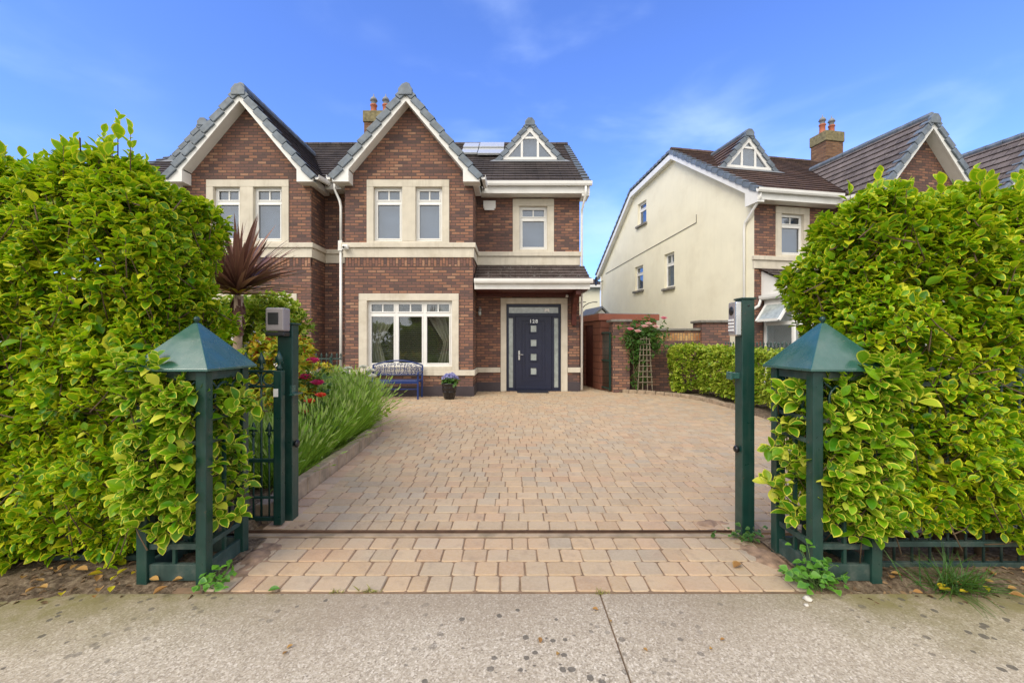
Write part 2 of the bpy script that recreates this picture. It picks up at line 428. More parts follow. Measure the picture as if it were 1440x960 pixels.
def soil_mat():
    t = NT("soil"); ob = t.coord()
    n1 = t.noise(ob, 30, 6, .7); n2 = t.noise(ob, 4, 5)
    c = t.ramp(n1, [(.3, (.04,.027,.018)), (.47, (.115,.082,.055)), (.6, (.21,.16,.11)), (.75, (.34,.27,.19))])
    c = t.mix(t.ramp(n2, [(.5, 0.0), (.7, .6)]), c, (.22,.16,.10))
    return t.done(t.principled(c, .95, 0, .2, t.bump(n1, .9, .02)))
M['soil'] = soil_mat()
M['ground'] = plain("rough_grass_ground", (.07,.09,.03), .95, var=.3, scale=2, bump=.5)
M['asphalt'] = plain("asphalt", (.05,.05,.052), .9, var=.2, scale=20, bump=.4, bscale=120)
M['kerb'] = plain("kerb_block", (.33,.25,.175), .9, var=.3, scale=7, bump=.5, bscale=70, dirt=((.12,.11,.06), .6, 6))

# ------------------------------------------------------------------ leaves
def leaf_template(n_side=4, w=.30, inner=True, cup=.10, droop=.16, pw=.85):
    ts = [(i+1)/(n_side+1) for i in range(n_side)]
    right = [(w*math.sin(math.pi*t**pw)**.8, t) for t in ts]
    out = [(0,0)] + right + [(0,1)] + [(-x, y) for x, y in right[::-1]]
    Z = lambda x, y: cup*abs(x)/w - droop*y*y
    V = [(x, y, Z(x,y)) for x, y in out]; E = [1.0]*len(out); k = len(out); F = []
    if inner:
        ii = [(x*.66, .5+(y-.5)*.80) for x, y in out]
        V += [(x, y, Z(x,y)) for x, y in ii]; E += [.35]*k
        V.append((0,.5,Z(0,.5))); E.append(0)
        for i in range(k):
            j = (i+1) % k
            F.append([i, j, k+j, k+i]); F.append([k+i, k+j, 2*k])
    else:
        V.append((0,.5,Z(0,.5))); E.append(0)
        for i in range(k): F.append([i, (i+1) % k, k])
    return np.array(V), np.array(E), F
LEAF = leaf_template(6, w=.31, cup=.13, droop=.18, pw=1.12); LEAF_S = leaf_template(2, inner=False, w=.32); PETAL = leaf_template(3, w=.42, cup=.25, droop=-.2, inner=False)
def strap_template(segs=5, w=.035, droop=.35):
    V = []; E = []; F = []
    for i in range(segs+1):
        t = i/segs; ww = w*(1-t**2.2)*(.55+.45*min(1, t*4)) + .001
        z = -droop*t*t
        V += [(-ww, t, z+.25*ww), (0, t, z), (ww, t, z+.25*ww)]; E += [1, 0, 1]
    for i in range(segs):
        for j in range(2):
            a = i*3+j; F.append([a, a+1, a+4, a+3])
    return np.array(V), np.array(E), F

def leaf_mesh(name, mat, P, D, N, S, parent=None, tpl=LEAF, rnd=None):
    V, E, F = tpl
    P = np.asarray(P, float); D = norm(np.asarray(D, float)); N = np.asarray(N, float)
    X = norm(np.cross(D, N)); Zv = np.cross(X, D); S = np.asarray(S, float)
    n = len(P); k = len(V)
    co = P[:,None,:] + S[:,None,None]*(V[None,:,0:1]*X[:,None,:] + V[None,:,1:2]*D[:,None,:] + V[None,:,2:3]*Zv[:,None,:])
    lt = np.array([len(f) for f in F]); li = np.array([i for f in F for i in f])
    loops = (li[None,:] + (np.arange(n)*k)[:,None]).ravel()
    tot = np.tile(lt, n); start = np.concatenate([[0], np.cumsum(tot)[:-1]])
    me = bpy.data.meshes.new(name)
    me.vertices.add(n*k); me.vertices.foreach_set("co", co.astype(np.float32).ravel())
    me.loops.add(len(loops)); me.loops.foreach_set("vertex_index", loops.astype(np.int32))
    me.polygons.add(len(tot)); me.polygons.foreach_set("loop_start", start.astype(np.int32)); me.polygons.foreach_set("loop_total", tot.astype(np.int32))
    me.polygons.foreach_set("use_smooth", np.ones(len(tot), dtype=bool))
    me.update(calc_edges=True)
    a = me.attributes.new("edge", 'FLOAT', 'POINT'); a.data.foreach_set("value", np.tile(E, n).astype(np.float32))
    if rnd is None: rnd = RNG.random(n)
    a = me.attributes.new("rnd", 'FLOAT', 'POINT'); a.data.foreach_set("value", np.repeat(rnd, k).astype(np.float32))
    me.materials.append(mat)
    o = bpy.data.objects.new(name, me); COL.objects.link(o)
    if parent is not None: o.parent = parent
    return o

UP = np.array([0,0,1.0])
def sprays(tip, D, nl, spacing, size, spread=(30,78), up=.45, sj=.55, dn=.8):
    """leaves set spirally along twigs that end at TIP with direction D"""
    n = len(tip); D = norm(D)
    ref = np.where(np.abs(D[:,2:3]) < .9, UP, np.array([1.0,0,0])); A = norm(np.cross(D, ref)); B = np.cross(D, A)
    ph = RNG.random(n)*6.28; P = []; L = []; NN = []; S = []
    for j in range(nl):
        a = ph + j*2.4 + RNG.normal(0,.3,n); t = j/max(1,nl-1)
        out = A*np.cos(a)[:,None] + B*np.sin(a)[:,None]
        th = R(spread[0]) + (R(spread[1])-R(spread[0]))*t + RNG.normal(0,.2,n)
        ld = D*np.cos(th)[:,None] + out*np.sin(th)[:,None]
        ld = norm(ld + RNG.normal(0,.12,(n,3)))
        nn = D*dn + UP*up + RNG.normal(0,.25,(n,3))
        P.append(tip - D*(spacing*j)); L.append(ld); NN.append(nn)
        S.append(size*(1+RNG.normal(0,sj*.5,n)).clip(.5,1.35)*(.75+.35*min(1,t*2)))
    return np.concatenate(P), np.concatenate(L), np.concatenate(NN), np.concatenate(S)

def box_surface(n, lo, hi, r, faces=("-y","+x","-x","+z","+y"), bulge=.06, depth=.16, freq=2.2, wt=None):
    """points scattered on a rounded, uneven box; returns (points, outward normals)"""
    lo = np.array(lo, float); hi = np.array(hi, float); d = hi-lo
    ar = {"-y": d[0]*d[2], "+y": d[0]*d[2], "-x": d[1]*d[2], "+x": d[1]*d[2], "+z": d[0]*d[1], "-z": d[0]*d[1]}
    w = np.array([ar[f]*(wt or {}).get(f, 1) for f in faces]); pick = RNG.choice(len(faces), n, p=w/w.sum())
    p = lo + RNG.random((n,3))*d
    for i, f in enumerate(faces):
        ax = "xyz".index(f[1]); mk = pick == i
        p[mk, ax] = hi[ax] if f[0] == "+" else lo[ax]
    c = np.clip(p, lo+r, hi-r); c[:,2] = np.maximum(c[:,2], np.minimum(p[:,2], hi[2]-r))
    nr = norm(p-c); q = c + nr*r
    nz = np.array([mnoise.noise(Vector(x*freq)) for x in q])
    q = q + nr*(nz*bulge*2 - RNG.random(n)**1.5*depth)[:,None]
    return q, nr

def hedge_leaves(parts, size, nl=8, spacing=.016, out=.75, up=.55, jit=.4, **kw):
    kw.setdefault('up', .75); kw.setdefault('dn', .5)
    P = np.concatenate([a for a, b in parts]); N = np.concatenate([b for a, b in parts])
    D = N*out + UP*up + RNG.normal(0, jit, P.shape)
    return sprays(P, D, nl, spacing, size, **kw), P, norm(D)

def twig_mesh(name, P, D, parent, length=.22, r=.0035, every=3, extra=None):
    mb = MB()
    for p, d in zip(P[::every], D[::every]):
        a = Vector(p); b = a - Vector(d)*length + Vector((0,0,-.04))
        mb.tube([tuple(b), tuple((a+b)/2+Vector((0,0,-.012))), tuple(a)], [r*1.5, r*1.2, r*.6], 4)
    if extra: extra(mb)
    return mb.build(name, M['twig'], parent, uv=False)

# ------------------------------------------------------------------ ground
mb = MB(); mb.face([(-600,-600,-.06),(600,-600,-.06),(600,600,-.06),(-600,600,-.06)]); struct(mb.build("ground", M['ground']))
mb = MB(); mb.box(-60,60,-9,-2.6,-.055,-.05); struct(mb.build("road", M['asphalt']))

def footpath():
    mb = MB(); xs = [-31.51+2.0*i*1.6 for i in range(21)]
    j = .0035
    for a, b in zip(xs[:-1], xs[1:]):
        mb.box(a+j, b-j, -2.4, 2.375, -.05, 0)
    return mb
fp = footpath(); struct(fp.build("footpath", M['path'], bevel=.006))
mb = MB(); mb.box(-31.5,32,-2.4,2.37,-.049,-.012); struct(mb.build("footpath_joint", M['sand']))
mb = MB(); mb.box(-31.5,32,-2.6,-2.404,-.055,.004); struct(mb.build("kerb", M['kerb'], bevel=.02))

def lerp_tab(tab, z):
    if z <= tab[0][0]: return tab[0][1]
    for (a, x), (b, y) in zip(tab[:-1], tab[1:]):
        if z <= b: return x+(y-x)*(z-a)/(b-a)
    return tab[-1][1]
XL = [(3.1,-1.86),(5.0,-1.90),(6.4,-1.97),(6.8,-2.06),(7.2,-2.3),(7.7,-2.85),(8.2,-3.6),(9.0,-4.1),(10.88,-4.1)]
XR = [(3.1,4.55),(8.6,4.58),(9.8,4.52),(10.6,4.30),(11.1,3.9),(11.5,3.25),(11.75,2.72),(12.4,2.48),(16.0,1.95)]

def paving(mb, rows, xl, xr):
    tones = [(.465,.348,.225),(.455,.338,.215),(.45,.348,.235),(.48,.36,.23),(.43,.34,.235),(.49,.352,.22),(.455,.333,.21),(.48,.34,.205),(.465,.315,.195),(.41,.33,.235)]
    for z0, z1 in rows:
        x = xl((z0+z1)/2) - random.random()*.05; end = xr((z0+z1)/2)
        while x < end-.03:
            w = random.choice((.11,.14,.14,.16,.16,.185,.20))*random.uniform(.96,1.04)
            if x+w > end: w = end-x
            if w < .05: break
            g = .0033; jz = random.gauss(0,.0011)
            a0, a1, b0, b1 = x+g, x+w-g, z0+g*1.5, z1-g*1.5
            e = lambda: random.uniform(-.003,.003)
            ring = []
            for (cx, cy, sx, sy) in ((a0,b0,1,1),(a1,b0,-1,1),(a1,b1,-1,-1),(a0,b1,1,-1)):
                ex, ey = e(), e(); k = random.uniform(.006,.013)
                p1 = (cx+ex+sx*k, cy+ey); p2 = (cx+ex, cy+ey+sy*k)
                ring += [p2, p1] if sx*sy > 0 else [p1, p2]
            cx = (a0+a1)/2; cy = (b0+b1)/2
            tx = random.gauss(0,.004); ty = random.gauss(0,.004)
            P = []
            for s, zz in ((1,-.022),(1,-.006),(.955,.0)):
                for px, py in ring:
                    qx = cx+(px-cx)*s if s == 1 else px - math.copysign(.0045, px-cx)
                    qy = cy+(py-cy)*s if s == 1 else py - math.copysign(.0045, py-cy)
                    P.append((qx, qy, zz+.006+jz+(qx-cx)*tx+(qy-cy)*ty))
            F = [[16+i for i in range(8)]]
            for l in range(2):
                for i in range(8):
                    j = (i+1) % 8; F.append([l*8+i, l*8+j, l*8+8+j, l*8+8+i])
            c = random.choice(tones); br = random.uniform(.88,1.07)
            mb.add(P, F, 0, False, (c[0]*br, c[1]*br, c[2]*br, 1))
            x += w
mb = MB()
rows = [(2.385+i*.163, 2.385+(i+1)*.163) for i in range(4)]
paving(mb, rows, lambda z: -1.70-(z-2.4)*.14, lambda z: 1.69)
r2 = []; z = 3.165
while z < 12.0: r2.append((z, z+.157)); z += .157
def left(z):
    if z > 10.83: return -.98 if z < 11.98 else 1.96
    return lerp_tab(XL, z)+.17
paving(mb, r2, left, lambda z: lerp_tab(XR, z))
paving(mb, [(z0, z0+.157) for z0 in [12.0+.157*i for i in range(26)]], lambda z: 1.94, lambda z: lerp_tab(XR, z))
# border course beside the left kerb
z = 3.17
tones = [(.47,.335,.235),(.44,.30,.21),(.42,.325,.25),(.50,.345,.24)]
while z < 8.4:
    ln = random.uniform(.16,.24)
    xa = lerp_tab(XL, z); xb = lerp_tab(XL, z+ln); g = .005
    c = random.choice(tones); br = random.uniform(.85,1.12); dz = random.gauss(0,.001)
    q = [(xa+.0, z+g), (xa+.16, z+g), (xb+.16, z+ln-g), (xb+.0, z+ln-g)]
    P = [(x, y, -.016) for x, y in q] + [(x+(.006 if i in (0,3) else -.006), y+(.006 if i < 2 else -.006), .0065+dz) for i, (x, y) in enumerate(q)]
    mb.add(P, [[4,5,6,7],[0,1,5,4],[1,2,6,5],[2,3,7,6],[3,0,4,7]], 0, False, (c[0]*br, c[1]*br, c[2]*br, 1))
    z += ln
struct(mb.build("driveway", M['paver'], uv=False))
mb = MB(); mb.box(-1.9,1.9,2.376,3.05,-.05,-.0005); mb.box(-4.3,4.7,3.13,11.9,-.05,-.0005); mb.box(1.9,2.9,11.9,16.5,-.05,-.0005)
struct(mb.build("driveway_joint", M['sand']))
mb = MB(); mb.box(-4.9,1.66,3.05,3.13,-.05,.008); struct(mb.build("gate_channel", M['kerb'], bevel=.004))

def kerb_run(name, tab, side, w=.11, h=.10):
    """a row of kerb blocks along a boundary line, standing outside it"""
    mb = MB(); pts = [Vector((x, z, 0)) for z, x in tab]
    L = 0; seg = []
    for a, b in zip(pts[:-1], pts[1:]): seg.append((L, (b-a).length, a, b)); L += (b-a).length
    def at(t):
        for s, l, a, b in seg:
            if t <= s+l: return a+(b-a)*((t-s)/l)
        return pts[-1]
    t = 0
    while t < L-.05:
        l = min(random.uniform(.2,.27), L-t)
        a = at(t+.004); b = at(t+l-.004); d = (b-a).normalized(); nrm = Vector((-d.y, d.x, 0))*side
        hh = h+random.gauss(0,.006)
        q = [a, b, b+nrm*w, a+nrm*w]
        P = [(p.x, p.y, -.03) for p in q] + [(p.x, p.y, hh+random.gauss(0,.003)) for p in q]
        mb.add(P, [[3,2,1,0],[4,5,6,7],[0,1,5,4],[1,2,6,5],[2,3,7,6],[3,0,4,7]])
        t += l
    return struct(mb.build(name, M['kerb'], bevel=.012))
kerb_run("bed_kerb", [(3.28,-1.87)]+XL[1:8], 1, h=.15)
kerb_run("bed_kerb", [p for p in XR if 3.2 < p[0] < 11.5]+[(11.62,3.0)], -1, h=.09)

def soil_patch(name, x0, x1, y0, y1, nx, ny, hf, mat=None):
    mb = MB(); P = []
    for j in range(ny+1):
        for i in range(nx+1):
            x = x0+(x1-x0)*i/nx; y = y0+(y1-y0)*j/ny
            P.append((x, y, hf(x, y)))
    F = [[j*(nx+1)+i, j*(nx+1)+i+1, (j+1)*(nx+1)+i+1, (j+1)*(nx+1)+i] for j in range(ny) for i in range(nx)]
    mb.add(P, F, 0, True)
    return struct(mb.build(name, mat or M['soil'], uv=False))
def strip_h(x, y):
    n = mnoise.noise(Vector((x*1.3, y*1.3, 0)))*.09 + mnoise.noise(Vector((x*5, y*5, 2)))*.045
    ax = abs(x); pier = 1 if ax > 1.75 else 0
    t = (y-2.31+n)/.20
    t = max(-.6, min(1, t))
    f = mnoise.noise(Vector((x*16, y*16, 5)))*.008 + mnoise.noise(Vector((x*45, y*45, 9)))*.004
    return -.012 + .034*t + f
def sand_h(cx, cy, rx, ry):
    def f(x, y):
        d = ((x-cx)/rx)**2+((y-cy)/ry)**2 + mnoise.noise(Vector((x*7, y*7, 3)))*.9 + mnoise.noise(Vector((x*23, y*23, 3)))*.35
        return -.012 + .024*max(0, 1-d) + mnoise.noise(Vector((x*60, y*60, 3)))*.0015
    return f
M['grit'] = plain("washed_grit", (.30,.195,.125), .95, var=.4, scale=16, bump=.6, bscale=150, dirt=((.12,.08,.05), .6, 9))
for cx, cy, rx, ry in ((-1.66,2.75,.17,.40),(1.62,2.80,.16,.36),(-1.60,3.22,.22,.09),(1.52,3.26,.22,.12)):
    soil_patch("washed_grit", cx-rx*1.7, cx+rx*1.7, cy-ry*1.6, cy+ry*1.6, 70, 70, sand_h(cx,cy,rx,ry), M['grit'])
soil_patch("soil_strip", -7.0,-1.72,2.05,3.0,260,60, strip_h)
soil_patch("soil_strip", 1.72,7.0,2.05,3.0,260,60, strip_h)
def bed_h(x, y):
    return .05 + mnoise.noise(Vector((x*3, y*3, 1)))*.03 + mnoise.noise(Vector((x*14, y*14, 4)))*.012
def left_bed(x, y):
    return bed_h(x, y) if x < lerp_tab(XL, y)-.06 else -.05
soil_patch("flower_bed", -9.0,-1.9,3.0,9.4,170,150, left_bed)
def right_bed(x, y):
    return bed_h(x, y) if x > lerp_tab(XR, y)+.06 and y < 11.7 else -.05
soil_patch("flower_bed", 2.9,9.0,3.0,11.9,140,200, right_bed)

# ------------------------------------------------------------------ houses
PROFILE = [(-.4,5.75),(4.1,8.79),(7.5,8.43),(11.7,5.16)]
SL = (8.79-5.75)/4.5
def window(parent, s, T, w, h, cols=1, transom=.72, pane='glass', back='blind', bars=True, name="window", sash_open=False):
    """a white window seen along T(x across, y inwards, z up), origin at the lower left of the opening"""
    f = MB(s, T); fr = .055; d0, d1 = .0, .06
    f.box(0, w, d0, d1, 0, fr); f.box(0, w, d0, d1, h-fr, h)
    f.box(0, fr, d0, d1, fr, h-fr); f.box(w-fr, w, d0, d1, fr, h-fr)
    zt = h*transom
    xs = [fr] + [w*i/cols for i in range(1, cols)] + [w-fr]
    for i in range(1, cols): f.box(xs[i]-.035, xs[i]+.035, d0, d1, fr, h-fr)
    for i in range(cols):
        a = xs[i]+(.035 if i else 0); b = xs[i+1]-(.035 if i < cols-1 else 0)
        f.box(a, b, d0+.002, d1, zt-.035, zt+.035)
        if bars: f.box((a+b)/2-.016, (a+b)/2+.016, d0+.006, d1, zt+.035, h-fr)
        # sash inner edges
        for (u0, u1, v0, v1) in ((a, b, fr, zt-.035), (a, b, zt+.035, h-fr)):
            e = .03
            f.box(u0, u1, d0-.012, d0+.03, v0, v0+e); f.box(u0, u1, d0-.012, d0+.03, v1-e, v1)
            f.box(u0, u0+e, d0-.012, d0+.03, v0+e, v1-e); f.box(u1-e, u1, d0-.012, d0+.03, v0+e, v1-e)
    fo = f.build(name, M['white'], parent, bevel=.004)
    p = MB(s, T); p.box(fr*.6, w-fr*.6, .034, .042, fr*.6, h-fr*.6); p.build("pane", M[pane], fo)
    if back == 'blind':
        b = MB(s, T); b.box(.02, w-.02, .14, .15, .03, h-.03); b.build("blind", M['blind'], fo)
    return fo

def curtains(parent, s, T, w, h):
    for side in (0, 1):
        P = []; nx, nz = 26, 22
        for j in range(nz+1):
            v = j/nz; z = h*(1-v)
            # tied back two thirds of the way down
            wd = .62*(1-1.15*v) if v < .62 else .62*.287+(.62*.2)*(v-.62)/.38
            wd = max(.16, wd)*w/1.5
            for i in range(nx+1):
                u = i/nx; x = u*wd
                P.append(((w-x) if side else x, .20+.035*math.sin(u*30+side)+.01*math.sin(v*9+u*7), z))
        F = [[j*(nx+1)+i, j*(nx+1)+i+1, (j+1)*(nx+1)+i+1, (j+1)*(nx+1)+i] for j in range(nz) for i in range(nx)]
        mb = MB(s, T); mb.add(P, F, 0, True); o = mb.build("curtain", M['curtain'], parent)
        o.modifiers.new("cloth", 'SOLIDIFY').thickness = .004
    mb = MB(s, T)
    for k in range(int(h/.055)): mb.box(.03, w-.03, .30, .335, .04+k*.055, .058+k*.055)
    mb.build("blind", M['slat'], parent)

def verge_run(mb, p0, p1, width_vec, thick=.12, unit=.30, m=0, up=(0,0,1)):
    """overlapping cloaked verge tiles from p0 (eave) up to p1"""
    a = Vector(p0); b = Vector(p1); L = (b-a).length; d = (b-a)/L; n = max(1, round(L/unit)); W = Vector(width_vec)
    nrm = d.cross(W).normalized()
    if nrm.z < 0: nrm = -nrm
    for k in range(n):
        q0 = a+d*(L*k/n+.006); q1 = a+d*(L*(k+1)/n-.006)
        lo, hi = .04, .0
        P = [q0+nrm*lo, q0+W+nrm*lo, q1+W+nrm*hi, q1+nrm*hi]
        Q = [p-nrm*thick for p in P]
        mb.add([tuple(p) for p in Q+P], [[3,2,1,0],[4,5,6,7],[0,1,5,4],[1,2,6,5],[2,3,7,6],[3,0,4,7]], m)

def ridge_run(mb, p0, p1, r=.12, unit=.42, m=0):
    a = Vector(p0); b = Vector(p1); L = (b-a).length; d = (b-a)/L; n = max(1, round(L/unit))
    for k in range(n):
        mb.tube([tuple(a+d*(L*k/n+.004)), tuple(a+d*(L*(k+1)/n-.004))], [r, r*.95], 8, m, False)

def gutter(mb, p0, p1, m=0):
    a = Vector(p0); b = Vector(p1); d = (b-a).normalized(); o = d.cross(Vector((0,0,1)))
    prof = [(-.055,0),(-.06,.07),(-.052,.07),(-.045,.01),(.045,.01),(.052,.07),(.06,.07),(.055,0),(.035,-.045),(-.035,-.045)]
    mb.prism([tuple(a+o*x+Vector((0,0,z))) for x, z in prof], tuple(b-a), m)

def house(name, label, s, loc, rz, porch='open', side_windows=False, solar=False, chimney=None, alarm=False, pipe_side=False, dark_roof='roof', gable_tiles='roof'):
    rt = thing(name, label, "house", loc, rz)
    A0, A1, YF = .43, 3.70, -1.1          # gabled front block
    X1 = 6.6; CX = (A0+A1)/2
    door_op = (4.38, 6.26, 0, 2.62)
    # ---- brick walls
    w = MB(s)
    g_open = (.994, 3.1, 3.91, 5.52); lo_open = (.79, 3.34, .67, 2.62)
    wall(w, [(A0,0),(A1,0),(A1,5.62),(CX,7.56),(A0,5.62)], [g_open, lo_open], lambda u,v,d: (u, YF+d, v), .2)
    wall(w, [(A1,0),(X1,0),(X1,5.5),(A1,5.5)], [(4.72,5.88,3.91,5.40)] + ([door_op] if porch == 'open' else [(3.9,6.3,0,2.5)]), lambda u,v,d: (u, d, v), .2)
    w.face([(0,-.3,0),(A0,-.3,0),(A0,-.3,5.5),(0,-.3,5.5)])
    w.face([(A0,YF,0),(A0,-.3,0),(A0,-.3,5.6),(A0,YF,5.6)])
    w.face([(A1,YF,0),(A1,0,0),(A1,0,5.6),(A1,YF,5.6)])
    w.build("wall", M['brick'], rt)
    sd = MB(s)
    prof = [(0,0),(11.5,0),(11.5,5.2),(7.5,8.30),(4.1,8.64),(-.0,5.86)]
    holes = [(6.38,7.17,6.65,7.65),(6.67,7.45,3.72,4.83),(4.19,4.9,3.53,4.91)] if side_windows else []
    wall(sd, prof, holes, lambda u,v,d: (X1-d, u, v), .14)
    sd.face([(0,11.5,0),(X1,11.5,0),(X1,11.5,5.2),(0,11.5,5.2)])
    sd.build("side_wall", M['render'], rt)
    # dark rooms behind the windows
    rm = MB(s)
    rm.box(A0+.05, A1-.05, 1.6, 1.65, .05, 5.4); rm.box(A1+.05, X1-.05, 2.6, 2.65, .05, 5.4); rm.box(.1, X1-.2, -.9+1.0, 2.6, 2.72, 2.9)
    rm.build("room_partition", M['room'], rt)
    # ---- stone courses and plinth
    def course(z0, z1, p, gap=None):
        mb = MB(s); i = .05
        mb.box(0, A0+i, -.3-p, -.3+i, z0, z1)
        mb.box(A0-p, A0+i, YF+i, -.3-p, z0, z1)
        mb.box(A0-p, A1+p, YF-p, YF+i, z0, z1)
        mb.box(A1-i, A1+p, YF+i, -p, z0, z1)
        if gap:
            mb.box(A1-i, gap[0], -p, i, z0, z1); q = MB(s); q.box(gap[1], X1+p*.6, -p, i, z0, z1); q.build('plinth' if z0 < 0 else 'sill_course', M['plinth'] if z0 < 0 else M['cream_stone'], rt, bevel=.006)
        else: mb.box(A1-i, X1+p*.6, -p, i, z0, z1)
        return mb
    gap = (4.375, 6.265) if porch == 'open' else (3.88, 6.32)
    course(3.785,3.91,.075).build("string_course", M['cream_stone'], rt, bevel=.012)
    course(3.54,3.783,.03).build("stone_band", M['cream_stone'], rt, bevel=.006)
    course(.53,.67,.055,gap).build("sill_course", M['cream_stone'], rt, bevel=.012)
    course(-.02,.26,.03,gap).build("plinth", M['plinth'], rt, bevel=.004)
    so = MB(s); so.box(A0, A1, YF-.006, YF+.05, 3.32, 3.538); so.build("soldier_course", M['soldier'], rt)
    # ---- window surrounds and windows
    def surround(u0,u1,v0,v1,inn,y,extra=(),base=0):
        mb = MB(s); a0,a1,b0,b1 = inn; y0, y1 = y-.03, y+.14
        mb.box(u0,u1,y0,y1,b1,v1); mb.box(u0,a0,y0,y1,v0,b1); mb.box(a1,u1,y0,y1,v0,b1)
        if b0 > v0+.01: mb.box(a0,a1,y0,y1,v0,b0)
        for e0,e1 in extra: mb.box(e0,e1,y0,y1,b0,b1)
        return mb
    surround(.994,3.1,3.912,5.52,(1.17,2.92,3.96,5.34),YF,((1.90,2.24),)).build("window_surround", M['cream_stone'], rt, bevel=.01)
    for x0, x1 in ((1.17,1.90),(2.24,2.92)):
        window(rt, s, lambda p, x0=x0: (x0+p[0], YF+.075+p[1], 3.96+p[2]), x1-x0, 1.38, 1, .73, 'glass_up')
    surround(.79,3.34,.672,2.62,(1.0,3.17,.76,2.44),YF).build("window_surround", M['cream_stone'], rt, bevel=.01)
    T = lambda p: (1.0+p[0], YF+.08+p[1], .76+p[2])
    lw = window(rt, s, T, 2.17, 1.68, 3, .80, 'glass', None)
    curtains(lw, s, T, 2.17, 1.62)
    surround(4.72,5.88,3.912,5.40,(4.91,5.69,3.98,5.20),0).build("window_surround", M['cream_stone'], rt, bevel=.01)
    window(rt, s, lambda p: (4.91+p[0], .075+p[1], 3.98+p[2]), .78, 1.22, 1, .72, 'glass_up')
    # ---- roofs
    rf = MB(s)
    rl = math.hypot(4.5, 3.04)
    tiles(rf, [(0,0),(X1+.22,0),(X1+.22,rl),(0,rl)], (0,-.4,5.72), (1,0,0), (0,4.5,3.04))
    l2 = math.hypot(3.4,.36); tiles(rf, [(0,0),(X1+.22,0),(X1+.22,l2),(0,l2)], (0,7.5,8.43), (1,0,0), (0,-3.4,.36))
    l3 = math.hypot(4.2,3.27); tiles(rf, [(0,0),(X1+.22,0),(X1+.22,l3),(0,l3)], (0,11.7,5.16), (1,0,0), (0,-4.2,3.27))
    ro = rf.build("roof", M[dark_roof], rt)
    rd = MB(s); ridge_run(rd, (0,4.1,8.80), (X1+.2,4.1,8.80), .11); rd.build("ridge_tiles", M[dark_roof], ro)
    # gabled roof over the front block
    HW, RZ, EZ = 1.86, 7.72, 5.50
    gs = (RZ-EZ)/HW; yb = -.4+(RZ-5.75)/SL; ln = math.hypot(HW, RZ-EZ); xv = (RZ-5.75)/gs; kv = 1-xv/HW
    gr = MB(s)
    for sg in (-1, 1):
        tiles(gr, [(-1.40,0),(-.4,0),(-.4,kv*ln),(yb,ln),(-1.40,ln)], (CX+sg*HW,0,EZ), (0,1,0), (-sg*HW,0,RZ-EZ))
    go = gr.build("gable_roof", M[gable_tiles], rt)
    vg = MB(s)
    for sg in (-1, 1): verge_run(vg, (CX+sg*(HW+.03),-1.47,EZ-.02), (CX,-1.47,RZ+.02), (0,.24,0), .165, .37)
    ap = [(CX+x*1.05, -1.49, RZ-.11+z*1.05) for x, z in ((-.16,-.12),(.16,-.12),(.17,.02),(.07,.14),(-.07,.14),(-.17,.02))]
    vg.prism(ap, (0,.1,0))
    ridge_run(vg, (CX,-1.39,RZ+.02), (CX,yb,RZ+.02), .115)
    vg.build("verge_tiles", M['verge'], go, bevel=.012)
    # barge boards with boxed feet
    bg = MB(s); TZ = RZ-.10
    def rake(x, off): return TZ - off - gs*abs(x)
    for sg in (-1, 1):
        xo = HW-.02; bw = .26; xi = xo-.42
        foot = 5.36
        poly = [(0,rake(0,0)), (xo,rake(xo,0)), (xo,foot+.06), (xo-.03,foot), (xi,foot), (xi,rake(xi,bw)), (0,rake(0,bw))]
        bg.prism([(CX+sg*x, -1.42, z) for x, z in poly], (0,.05,0))
        bg.prism([(CX+sg*xo*1.0, -1.368, foot+.004), (CX+sg*xi, -1.368, foot+.004), (CX+sg*xi, -1.368, rake(xi,bw)-.01), (CX+sg*xo, -1.368, rake(xo,.05))], (0,.26,0))
        # soffit board under the overhang
        bg.add([(CX,-1.369,rake(0,bw-.02)),(CX+sg*xi,-1.369,rake(xi,bw-.02)),(CX+sg*xi,YF-.002,rake(xi,bw-.02)),(CX,YF-.002,rake(0,bw-.02))], [[0,1,2,3]])
        # eaves along the return
        bx = CX+sg*(HW-.10)
        bg.box(min(CX+sg*1.64,bx), max(CX+sg*1.64,bx), -1.105, -.36, 5.36, 5.40)
        bg.box(min(bx,bx+sg*.025), max(bx,bx+sg*.025), -1.365, -.36, 5.36, 5.52)
    bg.build("barge_board", M['white'], rt, bevel=.006)
    # main eaves
    ev = MB(s)
    ev.box(CX+HW-.05, X1+.22, -.385, -.36, 5.43, 5.63); ev.box(CX+HW-.09, X1+.2, -.36, 0.02, 5.44, 5.46)
    ev.build("eaves_board", M['white'], rt, bevel=.004); ev = MB(s)
    ev.box(0, CX-HW+.05, -.685, -.66, 5.43, 5.63); ev.box(0, CX-HW+.05, -.66, -.29, 5.44, 5.46)
    ev.build("eaves_board", M['white'], rt, bevel=.004)
    gt = MB(s)
    for pa, pb in (((CX+HW+.07,-.45,5.66),(X1+.27,-.45,5.66)), ((0,-.75,5.64),(CX-HW-.07,-.75,5.64)), ((CX+HW+.06,-1.42,5.46),(CX+HW+.06,-.5,5.56)), ((CX-HW-.06,-1.42,5.46),(CX-HW-.06,-.7,5.56))):
        gt = MB(s); gutter(gt, pa, pb); gt.build("gutter", M['white'], rt)
    dp = MB(s)
    if alarm:
        dp.tube([(.04,-.78,5.6),(.04,-.80,5.40),(.26,-1.0,5.02),(.30,-1.03,4.85),(.30,-1.03,3.95)], .034, 8)
        dp.tube([(.30,-1.03,3.96),(.30,-1.03,.1)], .038, 8)
        dp.box(.25,.35,-1.09,-.97,3.72,3.98); dp.build("downpipe", M['white'], rt); dp = MB(s)
